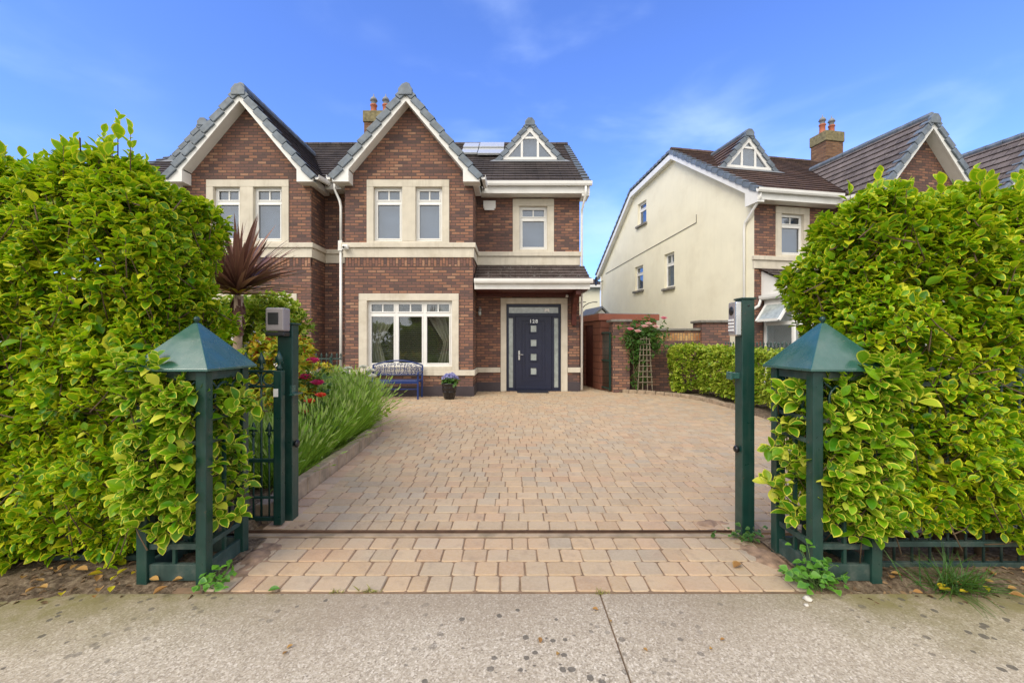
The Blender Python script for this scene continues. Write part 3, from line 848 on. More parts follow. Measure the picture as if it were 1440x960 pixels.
    if pipe_side:
        dp.tube([(X1+.15,-.42,5.6),(X1+.15,-.40,5.45),(X1+.055,.30,4.95),(X1+.055,.34,4.8),(X1+.055,.34,.1)], .036, 8)
    else:
        dp.tube([(X1+.10,-.45,5.6),(X1+.10,-.45,5.40),(X1+.05,-.1,5.05),(X1+.05,-.08,4.9),(X1+.05,-.08,.05)], .034, 8)
    dp.build("downpipe", M['white'], rt)
    # side verge
    sv = MB(s)
    xe = X1+.22
    verge_run(sv, (xe+.03,-.42,5.74), (xe+.03,4.1,8.80), (-.2,0,0), .15, .34); verge_run(sv, (xe+.03,7.5,8.45), (xe+.03,4.1,8.81), (-.2,0,0), .10, .32)
    verge_run(sv, (xe+.03,11.75,5.14), (xe+.03,7.5,8.45), (-.2,0,0), .10, .32)
    sv.build("verge_tiles", M['verge'], ro, bevel=.01)
    sb = MB(s)
    for (ya,za),(yb2,zb) in zip(PROFILE[:-1], PROFILE[1:]):
        sb.prism([(X1+.17,ya,za-.12),(X1+.17,yb2,zb-.12),(X1+.17,yb2,zb-.34),(X1+.17,ya,za-.34)], (.04,0,0))
        sb.prism([(X1+.003,ya,za-.30),(X1+.003,yb2,zb-.30),(X1+.003,yb2,zb-.32),(X1+.003,ya,za-.32)], (.165,0,0))
    sb.prism([(X1+.004,-.39,5.36),(X1+.004,.12,5.36),(X1+.004,.12,5.78),(X1+.004,-.39,5.44)], (.205,0,0))
    sb.build("side_barge_board", M['white'], rt)
    # ---- dormer
    DX, DY, DB, DT, DW = 5.28, 1.9, 7.24, 8.52, 1.10
    yk = -.4+(DT-5.75)/SL
    dr = MB(s)
    for sg in (-1, 1):
        L = math.hypot(DW, DT-DB)
        tiles(dr, [(0,0),(yk-DY,L),(-.12,L),(-.12,0)], (DX+sg*DW,DY,DB), (0,1,0), (-sg*DW,0,DT-DB), .27)
    fr = DY-.10
    do = dr.build("dormer", M[dark_roof], rt)
    vt = MB(s)
    for sg in (-1, 1): verge_run(vt, (DX+sg*(DW+.06),fr-.06,DB-.06), (DX,fr-.06,DT+.03), (0,.2,0), .15, .30)
    vt.prism([(DX+x*.95, fr-.08, DT-.05+z*.95) for x, z in ((-.16,-.12),(.16,-.12),(.17,.02),(.07,.14),(-.07,.14),(-.17,.02))], (0,.1,0))
    ridge_run(vt, (DX,fr+.02,DT+.02), (DX,yk,DT+.02), .10)
    vt.build("verge_tiles", M['verge'], do, bevel=.01)
    df = MB(s); hw, hb, ht = .98, DB+.03, DT-.12; sl = (ht-hb)/hw; b = .16
    y0, y1 = fr-.01, fr+.05
    for sg in (-1, 1):
        df.prism([(DX,y0,ht),(DX+sg*hw,y0,hb),(DX+sg*(hw-b*1.2),y0,hb),(DX,y0,ht-b*1.45)], (0,.06,0))
        df.box(DX+sg*.26-.035, DX+sg*.26+.035, y0+.01, y1, hb+.09, ht-.26*sl-.12)
    df.box(DX-hw+.1, DX+hw-.1, y0+.004, y1, hb+.003, hb+.09); df.box(DX-.30, DX+.30, y0+.012, y1, hb+.68, hb+.75)
    df.build("dormer_window", M['white'], do, bevel=.005)
    dpn = MB(s); dpn.prism([(DX-hw+.1,y1-.02,hb+.05),(DX+hw-.1,y1-.02,hb+.05),(DX,y1-.02,ht-.1)], (0,.008,0)); dpn.build("pane", M['glass_up'], do)
    db = MB(s); db.prism([(DX-hw+.1,y1+.1,hb+.02),(DX+hw-.1,y1+.1,hb+.02),(DX,y1+.1,ht-.1)], (0,.01,0)); db.build("blind", M['blind'], do)
    fl = MB(s); fl.prism([(DX-DW-.2,DY-.24,DB-.10),(DX+DW+.2,DY-.24,DB-.10),(DX+DW+.05,DY-.06,DB+.03),(DX-DW-.05,DY-.06,DB+.03)], (0,-.012,.022)); fl.build("flashing", M['lead'], do)
    # ---- porch
    if porch == 'open':
        pr = MB(s); pl = math.hypot(1.02,.52)
        tiles(pr, [(0,0),(2.98,0),(2.98,pl),(0,pl)], (3.735,-1.05,2.98), (1,0,0), (0,1.02,.52), .24)
        po = pr.build("porch_roof", M['roof_moss'], rt)
        f = MB(s)
        f.box(3.735, 6.70, -1.06, -1.035, 2.74, 2.955)
        f.prism([(6.68,-1.034,2.74),(6.68,-.002,2.74),(6.68,-.002,3.47),(6.68,-1.034,2.95)], (.025,0,0))
        f.build("fascia", M['white'], po, bevel=.004)
        g = MB(s); gutter(g, (3.735,-1.125,2.93), (6.76,-1.125,2.93)); g.build("gutter", M['white'], po)
        sf = MB(s); sf.box(3.74, 6.66, -1.03, -.02, 2.745, 2.77); sf.box(3.74, 6.66, -.10, -.012, 2.66, 2.744); sf.build("soffit", M['maroon'], po)
        bk = MB(s)
        pts = [(-.03,1.85),(-.03,2.742),(-.95,2.742),(-.95,2.62),(-.62,2.58),(-.36,2.40),(-.20,2.15),(-.14,1.85)]
        bk.prism([(6.36,y,z) for y, z in pts], (.13,0,0)); bk.build("bracket", M['maroon'], po, bevel=.01)
        st = surround(4.38,6.26,0,2.62,(4.54,6.08,0,2.46),0); st.build("door_surround", M['cream_stone'], rt, bevel=.01)
        # door frame with side lights and fanlight
        y = .06; a, b, h = 4.54, 6.08, 2.46; d0, d1 = 4.79, 5.83; dh = 2.11
        f = MB(s)
        f.box(a,b,y,y+.07,h-.09,h); f.box(a,b,y,y+.07,dh,dh+.09)
        for x0, x1 in ((a,a+.07),(d0-.06,d0),(d1,d1+.06),(b-.07,b)): f.box(x0,x1,y,y+.07,0,dh)
        f.box(a,a+.07,y,y+.07,dh+.09,h-.09); f.box(b-.07,b,y,y+.07,dh+.09,h-.09)
        for x0, x1 in ((a+.07,d0-.06),(d1+.06,b-.07)): f.box(x0,x1,y,y+.07,0,.10); f.box(x0,x1,y,y+.07,dh-.05,dh)
        f.box(a,b,y-.02,y-.002,-.02,.03)
        fo = f.build("door_frame", M['navy'], rt, bevel=.005)
        p = MB(s)
        p.box(a+.07,d0-.06,y+.03,y+.04,.1,dh-.05); p.box(d1+.06,b-.07,y+.03,y+.04,.1,dh-.05); p.box(a+.07,b-.07,y+.03,y+.04,dh+.09,h-.09)
        p.build("pane", M['frost'], fo)
        e = MB(s); e.prism([(5.62,y+.022,2.23),(5.69,y+.022,2.27),(5.76,y+.022,2.23),(5.75,y+.022,2.33),(5.63,y+.022,2.33)], (0,.006,0)); e.build("heart_ornament", M['white'], fo)
        dr = MB(s); dr.box(d0+.004,d1-.004,y+.018,y+.07,.03,dh-.004)
        # raised mouldings: a long panel with grooves
        for (u0,u1,v0,v1) in ((4.98,5.64,.30,1.98),(5.06,5.56,.38,1.90)):
            q = .018
            dr.box(u0,u1,y+.008,y+.018,v0,v0+q); dr.box(u0,u1,y+.008,y+.018,v1-q,v1); dr.box(u0,u0+q,y+.008,y+.018,v0+q,v1-q); dr.box(u1-q,u1,y+.008,y+.018,v0+q,v1-q)
        for k in range(4):
            zc = .56+.40*k; c = 5.31
            for (u0,u1,v0,v1) in ((c-.12,c+.12,zc+.09,zc+.13),(c-.12,c+.12,zc-.13,zc-.09),(c-.12,c-.08,zc-.09,zc+.09),(c+.08,c+.12,zc-.09,zc+.09)):
                dr.box(u0,u1,y-.002,y+.018,v0,v1)
        dr.box(d0+.02,d1-.02,y-.012,y+.018,.04,.12)
        do2 = dr.build("door", M['navy'], rt, bevel=.004)
        for k in range(4):
            q = MB(s); q.box(5.31-.08,5.31+.08,y+.012,y+.020,.56+.4*k-.09,.56+.4*k+.09); q.build("door_pane", M['frost'], do2)
        hd = MB(s); hd.box(4.88,4.925,y-.005,y+.018,.88,1.14)
        hd.tube([(4.902,y-.004,1.03),(4.902,y-.055,1.03),(5.03,y-.055,1.03)], .011, 8); hd.lathe([(.012,0),(.012,.012)], (4.902,y-.004,.93), 8)
        hd.build("door_handle", M['silver'], do2)
        if s > 0:
            cu = bpy.data.curves.new("house_number", 'FONT'); cu.body = "128"; cu.size = .135; cu.extrude = .004; cu.align_x = 'CENTER'; cu.space_character = 1.25
            cu.offset = .003
            cu.materials.append(M['silver'])
            tmp = bpy.data.objects.new("number_text", cu); COL.objects.link(tmp); dg = bpy.context.evaluated_depsgraph_get()
            me = bpy.data.meshes.new_from_object(tmp.evaluated_get(dg)); bpy.data.objects.remove(tmp)
            ob = bpy.data.objects.new("house_number", me); COL.objects.link(ob); ob.parent = do2
            ob.location = (5.31, y+.006, 1.925); ob.rotation_euler = (R(90),0,0)
        lp = MB(s); lx = 3.80
        lp.box(lx-.03,lx+.03,-.02,.0,2.16,2.34); lp.tube([(lx,-.01,2.32),(lx,-.07,2.36),(lx,-.11,2.33)], .008, 6)
        lp.lathe([(.02,.0),(.05,.03),(.055,.05),(.02,.10),(.006,.13)], (lx,-.11,2.24), 8, 0, False)
        lpo = lp.build("wall_lamp", M['silver'], rt)
        gl = MB(s); gl.lathe([(.022,0),(.045,.02),(.05,.12),(.046,.125)], (lx,-.11,2.115), 8); gl.build("lamp_glass", M['frost'], lpo)
    else:
        # glazed white porch with a lean-to roof
        x0, x1, yf = 3.9, 6.3, -1.08
        pr = MB(s); pl = math.hypot(1.2,.62)
        tiles(pr, [(0,0),(x1-x0+.36,0),(x1-x0+.36,pl),(0,pl)], (x0-.18,yf-.14,2.90), (1,0,0), (0,1.2,.62), .24)
        po = pr.build("porch_roof", M['roof_moss'], rt)
        f = MB(s)
        f.prism([(x1+.02,-.002,2.60),(x1+.02,-.002,3.46),(x1+.02,yf-.1,2.86),(x1+.02,yf-.1,2.60)], (.04,0,0))
        f.prism([(x0-.06,-.002,2.60),(x0-.06,-.002,3.46),(x0-.06,yf-.1,2.86),(x0-.06,yf-.1,2.60)], (.04,0,0))
        f.box(x0-.06,x1+.06,yf-.13,yf-.101,2.62,2.86)
        f.build("fascia", M['white'], po)
        g = MB(s); gutter(g, (x0-.2,yf-.2,2.84), (x1+.2,yf-.2,2.84)); gutter(g, (x1+.13,-.04,2.66), (x1+.13,yf-.12,2.66)); g.tube([(x1+.13,-.06,2.62),(x1+.18,-.04,2.45),(x1+.36,.06,2.30)], .04, 8); g.build("gutter", M['white'], po)
        f = MB(s)
        for (a, b) in ((0,.07),(.97,1.04)):
            f.box(x1-.07,x1,yf+a,yf+b,0,2.6); f.box(x0,x0+.07,yf+a,yf+b,0,2.6)
        for z0, z1 in ((0,.16),(1.86,1.96),(2.5,2.6)):
            f.box(x1-.066,x1-.004,yf+.07,yf+.97,z0,z1); f.box(x0+.07,x1-.07,yf+.004,yf+.066,z0,z1); f.box(x0+.004,x0+.066,yf+.07,yf+.97,z0,z1)
        for k in range(1,4): xx = x0+(x1-x0)*k/4; f.box(xx-.035,xx+.035,yf+.002,yf+.068,0,2.6)
        fo = f.build("porch_window", M['white'], rt)
        p = MB(s); p.box(x1-.04,x1-.03,yf+.07,yf+.97,.16,1.86); p.box(x0+.07,x1-.07,yf+.03,yf+.04,.16,2.5); p.build("pane", M['glass'], fo)
        # the side's upper light stands open
        q = MB(s)
        for (ya,yb3) in ((yf+.08,yf+.15),(yf+.89,yf+.96)): q.bar((x1+.01,(ya+yb3)/2,2.49),(x1+.36,(ya+yb3)/2,1.98),.07,.05)
        q.bar((x1+.02,yf+.155,2.47),(x1+.02,yf+.885,2.47),.05,.07); q.bar((x1+.345,yf+.155,2.0),(x1+.345,yf+.885,2.0),.05,.07)
        so2 = q.build("open_sash", M['white'], fo)
        q = MB(s); q.prism([(x1+.03,yf+.14,2.46),(x1+.03,yf+.90,2.46),(x1+.34,yf+.90,2.01),(x1+.34,yf+.14,2.01)], (.006,0,.004)); q.build("pane", M['frost'], so2)
        c = MB(s); c.box(x1-.5,x1-.3,yf+.25,yf+.3,.2,2.3); c.build("curtain", M['curtain'], fo)
        i = MB(s); i.box(3.95,6.25,.02,.06,0,2.48); i.build("inner_door", M['white'], rt)
    if side_windows:
        for (k0,k1,z0,z1) in holes:
            window(rt, s, lambda p, k0=k0, z0=z0: (X1-.10-p[1], k0+p[0], z0+p[2]), k1-k0, z1-z0, 1, .68, 'glass_up', bars=(k1-k0 < .75))
            q = MB(s); q.box(X1-.12, X1+.10, k0-.08, k1+.08, z0-.09, z0-.003); q.build("window_sill", M['cap'], rt, bevel=.008)
        c = MB(s); c.tube([(X1+.012,2.76,5.92),(X1+.012,2.76,5.63),(X1+.012,6.8,5.36),(X1+.012,10.8,5.06)], .014, 5); c.build("cable", M['cap'], rt)
        d = MB(s); d.tube([(X1+.05,11.35,5.0),(X1+.05,11.35,.1)], .04, 8); d.build("downpipe", M['white'], rt)
        d = MB(s, lambda p: (X1+.30+p[2]*.8, 11.25-p[0]*.8+p[2]*.2, 4.72+p[1])); d.lathe([(.02,0),(.16,.03),(.26,.09),(.255,.1),(.15,.045),(.01,.02)], (0,0,0), 16)
        d.tube([(0,0,0),(0,-.05,-.2),(.0,0,-.38)], .02, 6)
        d.build("satellite_dish", M['black'], rt)
    if alarm:
        q = MB(s); q.box(3.90,4.24,-.09,-.002,5.12,5.33); q.box(3.93,4.21,-.10,-.088,5.06,5.14); q.build("alarm_box", M['white'], rt, bevel=.02)
        q = MB(s); q.box(.42,.56,YF-.16,YF-.07,3.72,3.84); q.tube([(.50,YF-.15,3.78),(.50,YF-.27,3.75)], .035, 10); q.build("security_camera", M['white'], rt, bevel=.01)
        q = MB(s); q.tube([(.50,YF-.268,3.7505),(.50,YF-.275,3.7485)], .028, 10); q.build("camera_lens", M['black'], rt)
        q = MB(s); q.box(6.20,6.27,-.09,-.002,2.64,2.72); q.tube([(6.235,-.08,2.68),(6.235,-.14,2.66)], .04, 10); q.build("door_camera", M['white'], rt)
    if solar:
        n = Vector((0,-SL,1)).normalized(); d = Vector((0,1,SL)).normalized()
        for (u0,u1,v0,v1,lift) in ((2.98,3.52,3.40,4.95,.05),(3.55,4.42,3.20,4.95,.07)):
            for (va, vb, dl) in ((v0,(v0+v1)/2-.02,0),((v0+v1)/2+.02,v1,.05)):
                o = Vector((0,-.4,5.75)); P = [o+Vector((u,0,0))+d*v+n*(lift+dl) for u, v in ((u0,va),(u1,va),(u1,vb),(u0,vb))]
                q = MB(s); q.prism([tuple(p) for p in P], tuple(n*.07)); q.build("solar_panel", M['solar'], ro, bevel=.008)
    if chimney:
        cx, hx, cy, hy, top = chimney
        q = MB(s); q.box(cx-hx,cx+hx,cy-hy,cy+hy,7.5,top-.42); ch = q.build("chimney", M['chim'], ro)
        q = MB(s); q.box(cx-hx-.04,cx+hx+.04,cy-hy-.04,cy+hy+.04,top-.42,top); q.build("chimney_cap", M['moss_cap'], ch, bevel=.02)
        for px in (cx-.22, cx+.24):
            q = MB(s); q.lathe([(.13,-.02),(.14,.06),(.115,.12),(.11,.36),(.135,.38),(.135,.42),(.09,.42)], (px,cy,top), 12); q.build("chimney_pot", M['terra'], ch)
            q = MB(s); q.lathe([(.09,.42),(.10,.46),(.10,.56),(.145,.58),(.10,.68),(.02,.76),(.015,.84),(.0,.85)], (px,cy,top), 10); q.build("chimney_cowl", M['lead'], ch)
    return rt

house("brick_house", "red brick house with navy front door, open porch roof and solar panels", 1, (-4.7,12,0), 0, 'open', solar=True, chimney=(-.36,.46,4.3,.38,10.0), alarm=True)
house("brick_house", "brick house attached behind the maroon palm, mostly hidden by the tall hedge", -1, (-4.7,12,0), 0, 'open')
AN = R(10.73); PX, PY = 13.58, 13.73
house("brick_house", "house with a tall cream rendered side wall and a white glazed porch", -1, (PX,PY,0), AN, 'glazed', side_windows=True, pipe_side=True, dark_roof='roof_red', gable_tiles='roof_old_sheen')
house("brick_house", "brick gabled house whose chimney rises behind the right hedge, cut off by the picture's edge", 1, (PX,PY,0), AN, 'glazed', chimney=(.55,.42,4.3,.36,10.12), dark_roof='roof_red', gable_tiles='roof_old_sheen')

def far_house():
    rt = thing("rendered_house", "distant cream house with brown hipped roof glimpsed between the two brick houses", "house", (2.2,31,0))
    w = MB(); w.box(-7,4.2,0,8,0,5.5); w.build("wall", M['render'], rt)
    r = MB(); L = 4.5
    tiles(r, [(-7.3,0),(4.5,0),(.3,5.2),(-3.1,5.2)], (0,-.3,5.5), (1,0,0), (0,4.3,2.9))
    tiles(r, [(-.3,0),(8.3,0),(4.0,5.2)], (4.5,0,5.5), (0,1,0), (-4.3,0,2.9))
    tiles(r, [(-.3,0),(8.3,0),(4.0,5.2)], (-7.3,0,5.5), (0,1,0), (4.3,0,2.9))
    tiles(r, [(-7.3,0),(4.5,0),(.3,5.2),(-3.1,5.2)], (0,8.3,5.5), (1,0,0), (0,-4.3,2.9))
    r.build("roof", M['roof'], rt)
    g = MB(); g.box(-7.3,4.5,-.36,-.24,5.30,5.48); g.box(4.44,4.56,-.24,8.3,5.30,5.48); g.build("gutter", M['white'], rt)
    for x in (-5,-2):
        window(rt, 1, lambda p, x=x: (x+p[0], -.05+p[1]*.5, 3.6+p[2]), 1.0, 1.2)
    c = MB()
    for k in range(2):
        c.tube([(2.9+.8*k-.9*math.cos(t), -.02-.5*math.sin(t)*1.4, 3.55+.65*math.sin(t)) for t in [R(20*i) for i in range(6)]], .03, 6)
    c.build("canopy_bracket", M['black'], rt)
far_house()

def small_outhouse():
    rt = thing("garden_shed", "white gabled garden shed peeping over the red outbuilding's roof", "shed", (4.2,20,0), AN)
    w = MB(); w.prism([(-.9,0,0),(.9,0,0),(.9,0,2.1),(0,0,2.9),(-.9,0,2.1)], (0,2,0)); w.build("wall", M['white'], rt)
    r = MB()
    for sg in (-1,1): r.prism([(0,-.1,2.96),(sg*1.05,-.1,2.02),(sg*1.05,-.1,2.10),(0,-.1,3.05)], (0,2.2,0))
    r.build("roof", M['lead'], rt)
small_outhouse()

def outbuilding():
    rt = thing("outbuilding", "low red clad outbuilding along the side passage", "outbuilding", (2.55,12.36,0), AN)
    w = MB()
    wall(w, [(0,0),(3.9,0),(3.9,2.02),(0,2.02)], [(1.9,2.5,1.15,1.75),(.55,1.35,0,1.9)], lambda u,v,d: (d,u,v), .1)
    w.face([(0,0,0),(1.78,0,0),(1.78,0,2.02),(0,0,2.02)]); w.face([(1.78,0,0),(1.78,3.9,0),(1.78,3.9,2.02),(1.78,0,2.02)]); w.face([(0,3.9,0),(1.78,3.9,0),(1.78,3.9,2.02),(0,3.9,2.02)])
    w.build("wall", M['shed'], rt)
    r = MB(); r.box(-.06,1.84,-.06,3.96,2.02,2.20); r.build("fascia", plain("red_fascia", (.25,.075,.042), .6), rt)
    r = MB(); r.box(-.04,1.82,-.04,3.94,2.203,2.22); r.build("roof", M['lead'], rt)
    d = MB(); d.box(.08,.1,.55,1.35,0,1.9); d.build("door", M['maroon'], rt)
    d = MB(); d.box(.08,.1,1.9,2.5,1.15,1.75); d.build("window", M['black'], rt)
outbuilding()

def passage_gate():
    rt = thing("metal_gate", "tall dark green metal gate standing open against the brick pillar", "gate", (2.72,11.80,0), R(101))
    f = MB(); W, H = .86, 1.66
    f.box(0,.04,-.02,.02,.05,H); f.box(W-.04,W,-.02,.02,.05,H)
    for z in (.07,.85,H-.04): f.box(.04,W-.04,-.018,.018,z,z+.04)
    f.build("frame", M['green'], rt)
    b = MB()
    for k in range(9): b.tube([(.10+k*.082,0,.08),(.10+k*.082,0,H+.03)], .009, 6)
    b.build("bars", M['green'], rt)
passage_gate()

def garden_wall():
    rt = thing("garden_wall", "brick garden wall with buff soldier course and grey coping behind the low hedge", "wall", (0,0,0))
    w = MB(); w.box(3.23,5.30,12.02,12.24,0,1.42); w.box(3.23,5.30,12.02,12.24,1.64,1.70); w.build("wall", M['brick'], rt)
    w = MB(); w.box(3.23,5.30,12.013,12.245,1.421,1.639); w.build("soldier_course", M['buff_soldier'], rt)
    w = MB(); w.box(3.2,5.30,11.97,12.29,1.701,1.77); w.build("coping", M['cap'], rt, bevel=.015)
    for nm, (x0,x1,y0,y1,h) in (("pillar",(2.77,3.23,11.7,12.2,1.93)),("pillar",(5.30,6.08,11.9,12.5,1.92))):
        p = MB(); p.box(x0,x1,y0,y1,0,h); po = p.build(nm, M['brick'], rt)
        c = MB(); c.box(x0-.06,x1+.06,y0-.06,y1+.06,h+.001,h+.075); c.build("pillar_cap", M['cap'], po, bevel=.02)
garden_wall()

# ------------------------------------------------------------------ railings and gate furniture
def finial(mb, x, y, z, h=.12, r=.018):
    mb.lathe([(r*.7,0),(r*.7,.012),(r*1.1,.018),(r*.6,.03),(r*.55,h*.35),(r*1.35,h*.55),(r*.8,h*.75),(.002,h)], (x,y,z), 8)
    mb.bar((x-.03,y,z+h*.42),(x+.03,y,z+h*.42),.012,.014)

def railing(name, label, p0, p1, h=1.15, step=.11, z0=.05, rings=False, low=True, spear=True):
    a = Vector(p0); b = Vector(p1); L = (b-a).length
    rt = thing(name, label, "railing", p0, math.atan2(b.y-a.y, b.x-a.x))
    r = MB()
    for z in ((z0, z0+.13) if low else (z0,)) + (h-.02,): r.box(0,L,-.016,.016,z-.016,z+.016)
    r.build("rail", M['green_rail'], rt, bevel=.003)
    bmb = MB(); n = int(L/step)
    for k in range(n+1):
        x = min(L-.02, .02+k*step)
        bmb.tube([(x,0,z0-.02 if low else .0),(x,0,h)], .0075, 6)
        if spear: finial(bmb, x, 0, h)
    bmb.build("bars", M['green_rail'], rt)
    ps = MB(); x = 0
    while x <= L+.01: ps.box(x-.025,x+.025,-.026,.026,-.03,h+.02); x += max(1.2, L/3)
    ps.build("post", M['green'], rt, bevel=.004)
    return rt
railing("railing", "green railing buried under the tall hedge on the sensor box post's side", (-6.0,2.68,0), (-2.25,2.68,0), 1.16)
railing("railing", "green railing whose bottom rails show under the hedge beside the grass tuft", (2.22,2.625,0), (6.0,2.625,0), 1.16, .11, .03)
railing("railing", "low green railing between the front gardens at the foot of the white downpipe", (-5.4,9.9,0), (-3.95,9.9,0), 1.02, .12, .15)
railing("railing", "green spear topped railing rising over the low hedge by the glazed porch", (5.6,11.2,0), (5.6,6.4,0), 1.28, .13, .15)

def gate_pillar(cx, side, label):
    """open metal pillar with a pyramid roof; side = +1 when the drive lies on its +x side"""
    rt = thing("gate_pillar", label, "gate pillar", (cx,2.645,0), 0, "metal gate pillars")
    hs = .2; pw = .06; H = 1.225
    for ix in (-1,1):
        for iy in (-1,1):
            p = MB(); x = ix*(hs-pw/2); y = iy*(hs-pw/2); p.box(x-pw/2,x+pw/2,y-pw/2,y+pw/2,-.03,H); p.build("post", M['green'], rt, bevel=.004)
    rl = MB(); i = hs-pw
    for z0, z1 in ((.02,.115),(.20,.232),(.80,.825),(.93,.955),(H-.05,H-.002)):
        for sg in (-1,1):
            y = sg*(hs-pw/2); rl.box(-i,i,y-.014,y+.014,z0,z1); rl.box(y-.014,y+.014,-i,i,z0,z1)
    rl.build("rail", M['green_rail'], rt, bevel=.003)
    br = MB()
    for sg in (-1,1):
        y = sg*(hs-pw/2)
        br.box(-.009,.009,y-.009,y+.009,.086,.799); br.box(y-.009,y+.009,-.009,.009,.086,.799)
    br.build("bar", M['green'], rt)
    sc = MB()
    zc = (.955+H-.05)/2; rr = .085
    for sg in (-1,1):
        y = sg*(hs-pw/2)
        for flip in (0,1):
            P = [(rr*math.cos(t), y, zc+rr*math.sin(t)) if not flip else (y, rr*math.cos(t), zc+rr*math.sin(t)) for t in [2*math.pi*k/20 for k in range(20)]]
            sc.tube(P, .008, 6, closed=True)
            for ang in (45,135,225,315):
                c0, s0 = math.cos(R(ang)), math.sin(R(ang)); a, b = rr, .165
                q = [(c0*r_, y, zc+s0*r_*.86) if not flip else (y, c0*r_, zc+s0*r_*.86) for r_ in (a*1.0, b)]
                sc.tube(q, .007, 6)
    sc.build("scroll", M['green'], rt)
    c = MB(); e = .235; z0 = H+.004
    base = [(-e,-e,z0),(e,-e,z0),(e,e,z0),(-e,e,z0)]; up = [(x,y,z0+.014) for x,y,_ in base]; t = .012; zt = z0+.285
    top = [(-t,-t,zt),(t,-t,zt),(t,t,zt),(-t,t,zt)]
    c.add(base+up+top, [[3,2,1,0]]+[[i,(i+1)%4,4+(i+1)%4,4+i] for i in range(4)]+[[4+i,4+(i+1)%4,8+(i+1)%4,8+i] for i in range(4)]+[[8,9,10,11]])
    co = c.build("roof", M['green_top'], rt, bevel=.003)
    f = MB(); f.lathe([(.008,0),(.010,.01),(.017,.02),(.018,.028),(.012,.04),(.002,.044)], (0,0,zt-.002), 12); f.build("finial", M['green'], co)
    return rt
gate_pillar(-1.955, 1, "green metal gate pillar standing beside the grey sensor box post")
gate_pillar(1.925, -1, "green metal gate pillar beside the post with the intercom, ivy at its foot")

def sensor_post():
    rt = thing("gate_post", "dark green gate post with a square grey sensor box on top", "gate post", (-1.77,3.37,0))
    p = MB(); p.box(-.055,.06,-.05,.05,-.02,1.53); p.build("post", M['green'], rt, bevel=.004)
    p = MB(); p.box(-.07,.075,-.065,.065,1.531,1.545); p.build("cap", M['green'], rt, bevel=.003)
    b = MB(); b.box(-.088,.05,-.16,-.055,1.478,1.655); bo = b.build("sensor_box", M['grey_box'], rt, bevel=.012)
    q = MB(); q.box(-.066,.012,-.166,-.158,1.528,1.618); q.build("lens", M['black'], bo, bevel=.003)
    q = MB(); q.box(-.095,.048,-.150,-.052,1.44,1.473); q.build("bracket", M['black'], rt, bevel=.006)
    q = MB(); q.lathe([(.0,0),(.02,.004),(.03,.018),(.03,.03),(.018,.036)], (0,0,0), 12)
    k = q.build("end_stop", M['black'], rt); k.location = (.06,-.02,.60); k.rotation_euler = (0,R(90),0)
    q = MB(); q.box(.06,.10,-.10,.04,.985,.997); q.box(.045,.062,-.06,.0,.997,1.06); q.build("roller_bracket", M['green_top'], rt)
sensor_post()

def sliding_gate():
    rt = thing("sliding_gate", "dark green spear topped sliding gate drawn back behind the pillar and hedge", "gate", (-1.745,3.235,0))
    st = MB(); st.box(-.05,.01,-.028,.028,.02,1.18); st.build("stile", M['green'], rt, bevel=.004)
    r = MB()
    for z, t in ((1.175,.016),(1.06,.016),(.50,.026),(.22,.014),(.06,.03)): r.box(-3.4,-.05,-.014,.014,z-t/2,z+t/2)
    r.build("rail", M['green'], rt, bevel=.003)
    b = MB(); f = b; rg = MB()
    finial(f, -.02, 0, 1.18, .15, .022)
    for k in range(28):
        x = -.155-k*.12
        if x < -3.38: break
        b.tube([(x,0,.05),(x,0,1.18)], .008, 6); finial(f, x, 0, 1.18, .14, .02)
        b.tube([(x+.06,0,.05),(x+.06,0,.68)], .007, 6); finial(f, x+.06, 0, .68, .11, .016)
        P = [(x+.06+.048*math.cos(t), 0, 1.1175+.048*math.sin(t)) for t in [2*math.pi*q/18 for q in range(18)]]
        rg.tube(P, .007, 6, closed=True)
    b.build("bars", M['green'], rt); rg.build("ring", M['green'], rt)
    q = MB(); q.box(-.045,-.012,-.036,-.029,.985,1.045); q.build("label_plate", M['white'], rt)
sliding_gate()

def intercom_post():
    rt = thing("gate_post", "dark green gate post carrying a silver intercom keypad", "gate post", (1.69,3.10,0))
    p = MB(); p.box(-.045,.045,-.05,.05,-.02,1.70); p.build("post", M['green'], rt, bevel=.004)
    p = MB(); p.box(-.052,.052,-.057,.057,1.701,1.714); p.build("cap", M['green'], rt, bevel=.003)
    b = MB(); b.box(-.092,-.046,-.055,.055,1.44,1.685); bo = b.build("intercom", M['silver'], rt, bevel=.010)
    q = MB(); q.box(-.096,-.0915,-.042,.042,1.46,1.67); fo = q.build("keypad_face", M['grey_box'], bo, bevel=.002)
    q = MB()
    for r_ in range(4):
        for c_ in range(3): q.box(-.102,-.0955,-.034+c_*.025,-.016+c_*.025,1.475+r_*.024,1.489+r_*.024)
    q.build("buttons", M['white'], bo)
    q = MB(); q.tube([(-.0955,0,1.62),(-.099,0,1.62)], .032, 16); q.build("speaker", M['black'], bo)
    q = MB(); q.box(-.105,-.045,-.02,.03,1.13,1.175); q.box(-.115,-.10,-.03,.04,1.125,1.18); q.build("latch_catch", M['green_top'], rt, bevel=.003)
    q = MB(); q.lathe([(.0,0),(.02,.004),(.028,.018),(.018,.03)], (0,0,0), 12); k = q.build("end_stop", M['black'], rt); k.location = (-.045,.0,.62); k.rotation_euler = (0,R(-90),0)
    q = MB(); q.lathe([(.006,0),(.006,.004)], (0,0,0), 8); k = q.build("screw_head", M['black'], rt); k.location = (.0,-.05,1.655); k.rotation_euler = (R(90),0,0)
intercom_post()
mb = MB(); mb.box(-4.9,1.60,3.10,3.12,.009,.018); mb.tube([(-4.9,3.11,.020),(1.60,3.11,.020)], .008, 8)
tag(mb.build("gate_track", M['rust']), "rusty brown sliding gate rail set across the driveway entrance", "gate track")

